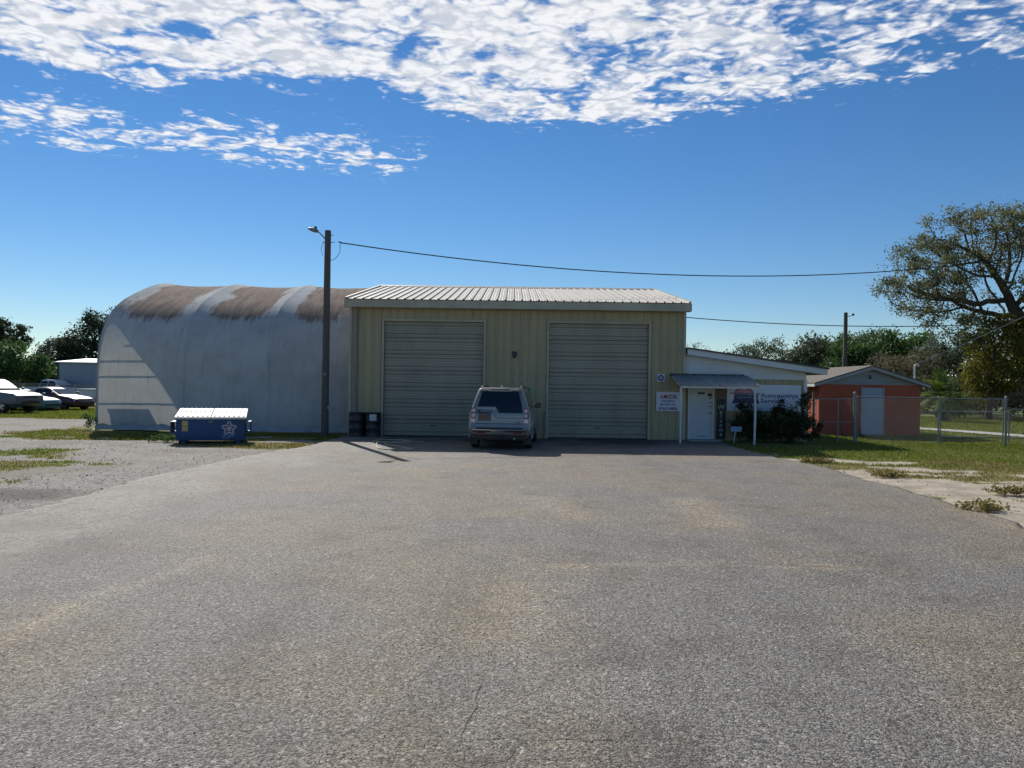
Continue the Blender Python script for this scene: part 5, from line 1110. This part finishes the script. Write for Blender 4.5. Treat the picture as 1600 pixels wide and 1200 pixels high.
tree('thicket_bush', 'dark green bush at the foot of the vine tree', [(31.0, 56, 0), (31.0, 56, .4)], [(31.4, 56, 1.2, 2.6, 1.4, 1.1), (34.5, 57, 1.6, 2.6, 1.4, 1.5), (38, 57, 2.4, 2.6, 1.6, 2.3), (42, 56, 2.4, 2.6, 1.6, 2.3), (35.5, 60, 3.0, 3.2, 1.5, 2.6), (40.5, 61, 3.2, 3.5, 1.5, 2.8), (45, 60, 3.0, 3, 1.5, 2.8)], 420, 17000, .27, 'leaf_dark', .4, .5, 4, .012, .1, seed=14, spread=.34, cat='bush')
tree('broadleaf_tree', 'dense bright green tree right behind the orange house', [(36.2, 74, 0), (36.2, 74, 2.4)], [(35.2, 74, 5.0, 4.2, 3, 2.6), (38.5, 74, 4.6, 3.2, 3, 2.6), (32.4, 74, 3.6, 2.4, 2.5, 2.0)], 330, 15000, .34, 'leaf_green', .65, .8, 6, .018, .3, seed=15, spread=.5, group=G1)
tree('broadleaf_tree', 'blue green tree beside the far thin pole', [(30.4, 80, 0), (30.4, 80, 2.6)], [(31.3, 80, 6.0, 2.0, 2, 1.6), (33.6, 81, 6.6, 2.4, 2, 1.3), (29.8, 80, 4.6, 1.6, 2, 1.4), (37.8, 82, 6.7, 2.0, 2, 1.2)], 230, 8200, .32, 'leaf_blue', .6, .75, 6, .018, .25, seed=16, spread=.42, group=G1, bare=.15)
for k, (x, h, lab) in enumerate(((32.9, 8.6, 'taller dark pointed cedar behind the orange house'), (40.6, 8.2, 'dark pointed cedar nearer the oak'), (38.0, 8.0, 'slim dark cedar between the two pointed cedars'))):
    tree('cedar_tree', lab, [(x, 86, 0), (x, 86, h * .5), (x, 86, h)], [(x, 86, h * (.50 + .1 * i), .95 - .17 * i, .9 - .15 * i, .7) for i in range(5)], 130, 2600, .26, 'leaf_dark', .35, .4, 3, .012, .16, seed=20 + k, spread=.2, group='pointed cedars behind the house')
tree('broadleaf_tree', 'grey green open tree between the cedars and the oak', [(38.6, 66, 0), (38.4, 66, 2.5)], [(37.6, 66, 5.4, 2.4, 2.4, 2.2), (36.0, 66, 4.0, 1.8, 2, 1.6), (40.2, 66, 5.2, 2.0, 2.4, 2.4)], 330, 6800, .26, 'leaf_blue', .5, .65, 5, .016, .26, 'bark_grey', seed=24, spread=.36, group=G1, bare=.25)
tree('broadleaf_tree', 'brownish half bare tree right of the orange house roof', [(30.9, 62, 0), (30.9, 62, 1.6)], [(30.6, 62, 3.3, 2.4, 2, 1.7), (33.0, 62, 3.6, 1.8, 1.8, 1.8)], 300, 4200, .22, 'leaf_brown', .42, .55, 4, .014, .16, 'bark_grey', seed=25, spread=.3, group=G1)
tree('broadleaf_tree', 'rounded open tree showing above the annex roof', [(25.4, 80, 0), (25.4, 80, 2.2)], [(26.4, 80, 5.3, 2.6, 2.4, 1.9), (23.6, 80, 4.9, 1.8, 2, 1.5), (28.2, 80, 4.2, 1.4, 2, 1.4)], 480, 7600, .22, 'leaf_blue', .5, .6, 5, .018, .26, 'bark_grey', seed=26, spread=.32, bare=.12)
tree('broadleaf_tree', 'low green tree between the annex and the far thin pole', [(34.2, 85, 0), (34.2, 85, 2)], [(34.6, 85, 4.4, 2.2, 2, 1.8), (32.4, 85, 3.4, 1.8, 2, 1.3), (31.0, 85, 2.6, 1.5, 2, 1.1)], 220, 7000, .3, 'leaf_blue', .6, .7, 5, .018, .22, seed=27, spread=.4)
tree('bare_tree', 'leafless twiggy tree just right of the garage roof', [(19.0, 80, 0), (19.0, 80, 2.5)], [(19.2, 80, 5.6, 1.5, 1.5, 1.2)], 240, 350, .16, 'leaf_brown', .35, .4, 4, .011, .16, 'bark_grey', seed=28, spread=.2, group='leafless trees above the annex')
tree('bare_tree', 'smaller leafless tree behind the annex roof', [(21.4, 82, 0), (21.4, 82, 2.5)], [(21.4, 82, 5.0, 1.1, 1.2, 1.1)], 150, 200, .16, 'leaf_brown', .35, .4, 4, .011, .14, 'bark_grey', seed=29, spread=.2, group='leafless trees above the annex')
G2 = 'trees beyond the parked cars'
tree('pine_tree', 'tall open pine at the far left edge', [(-50.2, 75, 0), (-50.0, 75, 4), (-49.8, 75, 6.4)], [(-49.2, 75, 6.7, 1.8, 1.6, .55), (-50.6, 75, 7.3, 1.4, 1.4, .5), (-48.4, 75, 5.7, 1.2, 1.3, .35), (-50.8, 75, 5.9, 1.6, 1.4, .5)], 220, 5200, .26, 'leaf_dark', .38, .45, 4, .014, .22, seed=31, spread=.20, group=G2)
tree('broadleaf_tree', 'green bushy tree behind the silver pickup', [(-46.6, 70, 0), (-46.6, 70, 1.6)], [(-46.6, 70, 3.4, 2.6, 2.2, 2.0), (-44.4, 70, 2.6, 1.8, 2, 1.6), (-43.0, 71, 1.9, 1.5, 1.8, 1.4)], 260, 9500, .28, 'leaf_green', .55, .65, 5, .016, .22, seed=32, spread=.38, group=G2)
tree('broadleaf_tree', 'tall dark tree rising beside the shelter arch', [(-46.4, 85, 0), (-46.2, 85, 3)], [(-46.0, 85, 7.0, 2.0, 2, 2.2), (-48.2, 85, 5.8, 1.8, 2, 1.7), (-44.2, 85, 8.0, 1.7, 2, 1.9), (-47, 85, 4.2, 3.0, 2, 1.5)], 330, 9000, .32, 'leaf_dark', .55, .7, 5, .018, .28, seed=33, spread=.4, group=G2, bare=.1)
tree('broadleaf_tree', 'lighter tree left of the tall dark tree', [(-50.4, 86, 0), (-50.4, 86, 2)], [(-50.4, 86, 5.0, 1.9, 1.8, 1.6), (-51.6, 86, 3.4, 1.8, 1.8, 1.5)], 190, 5200, .3, 'leaf_blue', .55, .65, 5, .016, .22, seed=34, spread=.36, group=G2)
tree('thicket_bush', 'grey brown thicket below the dark poles', [(-53, 84, 0), (-53, 84, .5)], [(-53.5, 84, 2.2, 2.6, 1.6, 1.9), (-50, 83, 1.9, 2.6, 1.6, 1.7), (-56.5, 85, 2.2, 2.6, 1.6, 1.9), (-46.5, 83, 1.8, 2.6, 1.5, 1.6)], 480, 7200, .24, 'leaf_brown', .42, .5, 4, .014, .12, 'bark_grey', seed=35, spread=.32, cat='bush', group=G2)
for k, (x, h, lab) in enumerate(((-47.6, 2.7, 'small dark conical cedar behind the parked cars'), (-44.0, 3.4, 'larger dark conical cedar left of the steel shed'))):
    tree('cedar_tree', lab, [(x, 72, 0), (x, 72, h * .5), (x, 72, h)], [(x, 72, h * (.2 + .18 * i), .95 - .2 * i, .9 - .18 * i, .5) for i in range(5)], 130, 3000, .2, 'leaf_dark', .3, .35, 3, .012, .1, seed=36 + k, spread=.17, group='conical cedars by the yard fence')
# far wood closing the horizon
r_ = np.random.default_rng(50); n = 42000
x = r_.uniform(-190, 190, n); y = 128 + r_.normal(0, 5, n) + np.abs(x) * .05; h = 2.6 + 2.4 * fbm(x, x * 0, .12, 4, 90)
C = np.stack([x, y, r_.uniform(0, 1, n) ** .8 * h], 1); V, F, vr = leaves(C, .75, r_, .6)
fw = np_obj('distant_wood', V, F, 'leaf_blue', None, {'var': vr}); fw['kind'] = 'stuff'; tag(fw, 'low belt of far trees along the horizon', 'trees')

# palm and dark shrub
pm = thing('palm_tree', 'low bushy palm with arching fronds beside the orange house', 'palm', (28.2, 50, 0))
MB().tube([(0, 0, 0), (.05, 0, .7), (.0, 0, 1.5)], [.3, .26, .22], 12).build('trunk', 'bark', pm, 40)
r_ = np.random.default_rng(61)
for k in range(34):
    az = r_.uniform(0, 2 * math.pi); e0 = R(r_.uniform(5, 85)); ln = r_.uniform(1.9, 2.7); p = np.array([0, 0, 1.5]); d = np.array([math.cos(az) * math.cos(e0), math.sin(az) * math.cos(e0), math.sin(e0)]); V = []; F = []; vr = []
    side = np.array([-math.sin(az), math.cos(az), 0]); ns = 16
    for i in range(ns):
        d = d + np.array([0, 0, -.10 - .05 * i / ns]); d /= np.linalg.norm(d); q = p + d * ln / ns; t = i / ns
        w = .55 * math.sin(math.pi * min(1, .12 + t * .95)) + .05
        for s_ in (-1, 1):
            o = len(V); tipp = q + side * s_ * w + d * .28 + np.array([0, 0, -.22 * w + r_.normal(0, .04)])
            V += [p, q, tipp]; F.append((o, o + 1, o + 2)); vr += [r_.uniform(0, 1)] * 3
        o = len(V); V += [p + side * .015, p - side * .015, q]; F.append((o, o + 1, o + 2)); vr += [.5] * 3
        p = q
    np_obj('frond', V, F, 'leaf_palm', pm, {'var': vr})
tree('dark_shrub', 'large dark shrub growing in front of the annex wall sign', [(9.5, 27.75, 0), (9.5, 27.75, .25)], [(8.75, 27.75, .66, .85, .45, .58), (9.9, 27.7, .62, .95, .5, .58), (10.5, 27.65, .60, .58, .42, .54), (10.62, 27.7, 1.55, .24, .25, .42), (9.75, 27.7, 1.42, .16, .2, .3), (8.55, 27.8, 1.3, .3, .25, .18)],
     620, 15000, .075, 'leaf_shrub', .11, .14, 2.2, .0045, .035, seed=62, spread=.085, cat='shrub', shell=.15, asp=.55)
tree('small_weed', 'green weed at the shelter corner', [(-16.15, 29.3, 0), (-16.15, 29.3, .15)], [(-16.1, 29.3, .35, .25, .2, .25)], 40, 260, .09, 'leaf_green', .08, .1, 1, .004, .012, seed=63, spread=.06, cat='weed')
tree('small_weed', 'green weed clump left of the dumpster', [(-10.9, 24.3, 0), (-10.9, 24.3, .08)], [(-10.9, 24.3, .12, .5, .3, .12)], 50, 420, .08, 'leaf_green', .08, .1, 1, .004, .012, seed=64, spread=.07, cat='weed')

for k, (x, y, lab) in enumerate(((8.5, 17.3, 'dry weed clump on the sand nearest the grass'), (9.4, 14.6, 'dark weed clump in the middle of the sandy verge'), (7.7, 12.6, 'small weed at the paving edge nearest the camera'), (8.0, 20.3, 'small weed where the sand meets the annex shade'))):
    tree('small_weed', lab, [(x, y, 0), (x, y, .05)], [(x, y, .06, .34, .22, .06), (x + .3, y + .1, .05, .25, .2, .05)], 60, 520, .075, 'grass_dry', .07, .09, 1, .003, .008, seed=90 + k, spread=.06, cat='weed', group='weeds on the verge')
# ------------------------------------------------------------------ grass and loose stones
def grass(name, label, x0, x1, y0, y1, n, mat, hh, seed, thr=.35, dryf=None):
    r_ = np.random.default_rng(seed); x = r_.uniform(x0, x1, n); y = r_.uniform(y0, y1, n)
    g, gv, dr, dk = masks(x, y); keep = (g + r_.uniform(-.35, .35, n) > thr + .25)
    if dryf is not None: keep &= (dr + r_.uniform(-.3, .3, n) > .5) == dryf
    keep &= ~((x > OX0 - .1) & (x < OX1 + .1) & (y > OY0 - .05) & (y < OY1)) & ~((x > edge_l(y) + .05) & (x < edge_r(y) - .05)) & ~((x > -16) & (x < 11) & (y > 28.5))
    pth = np.interp(y, [24.5, 26.5, 29.5, 33.5, 37.5, 41.5, 45], [36, 29, 25, 22.8, 21.8, 20.2, 17.5]); keep &= ~(np.abs(x - pth) < 1.0)
    x, y = x[keep], y[keep]; m_ = len(x); h = hh * r_.uniform(.4, 1.3, m_) * (1 + (y > 30) * .3); a = r_.uniform(0, 6.283, m_); w = .009 + y * .00035
    dx, dy = np.cos(a) * w, np.sin(a) * w; l = r_.normal(0, .45, (m_, 2)) * h[:, None]; z0 = np.full(m_, -.02)
    V = np.stack([np.stack([x - dx, y - dy, z0], 1), np.stack([x + dx, y + dy, z0], 1), np.stack([x + l[:, 0], y + l[:, 1], z0 + .02 + h], 1)], 1).reshape(-1, 3)
    o = np_obj(name, V, np.arange(m_ * 3).reshape(-1, 3), mat, None, {'var': np.repeat(r_.uniform(0, 1, m_), 3)}); o['kind'] = 'stuff'; tag(o, label, 'grass')
grass('grass', 'green lawn on the right around the fence', 7.2, 26, 11, 33, 170000, 'grass_green', .055, 70, dryf=False)
grass('grass', 'dry grass tufts on the sandy verge at right', 7.2, 24, 8.5, 32, 120000, 'grass_dry', .045, 71, dryf=True)
grass('grass', 'far lawn behind the fence on the right', 16, 48, 33, 56, 80000, 'grass_green', .07, 72)
grass('grass', 'green grass strip and patches left of the lot', -22, -6, 12, 30, 110000, 'grass_green', .06, 73, dryf=False)
grass('grass', 'brown dry grass beside the dumpster', -20, -5.8, 12, 30, 70000, 'grass_dry', .05, 74, dryf=True)
grass('grass', 'grass under the parked cars', -42, -17, 36, 52, 60000, 'grass_green', .07, 75)
r_ = np.random.default_rng(80); n = 5200
ys_ = 3.2 + 25 * r_.uniform(0, 1, n) ** 1.7; xs_ = r_.uniform(-1, 1, n) * (.72 * ys_ + .5); xs_ = np.where(r_.uniform(0, 1, n) < .45, -np.abs(xs_), xs_)
ok = (xs_ > -18) & (xs_ < 12) & (ys_ < 27.5); xs_, ys_ = xs_[ok], ys_[ok]; n = len(xs_)
inl = (xs_ > edge_l(ys_) + .1) & (xs_ < edge_r(ys_) - .1); zb = np.where(inl, .02, .0); sz = r_.uniform(.002, .0065, n) * np.where(inl, 1, 3.2) * (1 + ys_ * .01)
oc = np.array([(1, 0, 0), (-1, 0, 0), (0, 1, 0), (0, -1, 0), (0, 0, .7), (0, 0, -.7)], float)
V = oc[None] * (r_.uniform(.6, 1.3, (n, 6, 1))) * sz[:, None, None] + np.stack([xs_, ys_, zb + sz * .3], 1)[:, None, :]
F = (np.arange(n) * 6)[:, None, None] + np.array([(0, 2, 4), (2, 1, 4), (1, 3, 4), (3, 0, 4), (2, 0, 5), (1, 2, 5), (3, 1, 5), (0, 3, 5)])[None]
o = np_obj('loose_stones', V.reshape(-1, 3), F.reshape(-1, 3), 'pebble'); o['kind'] = 'stuff'; tag(o, 'small loose stones scattered over the lot and gravel', 'stones')
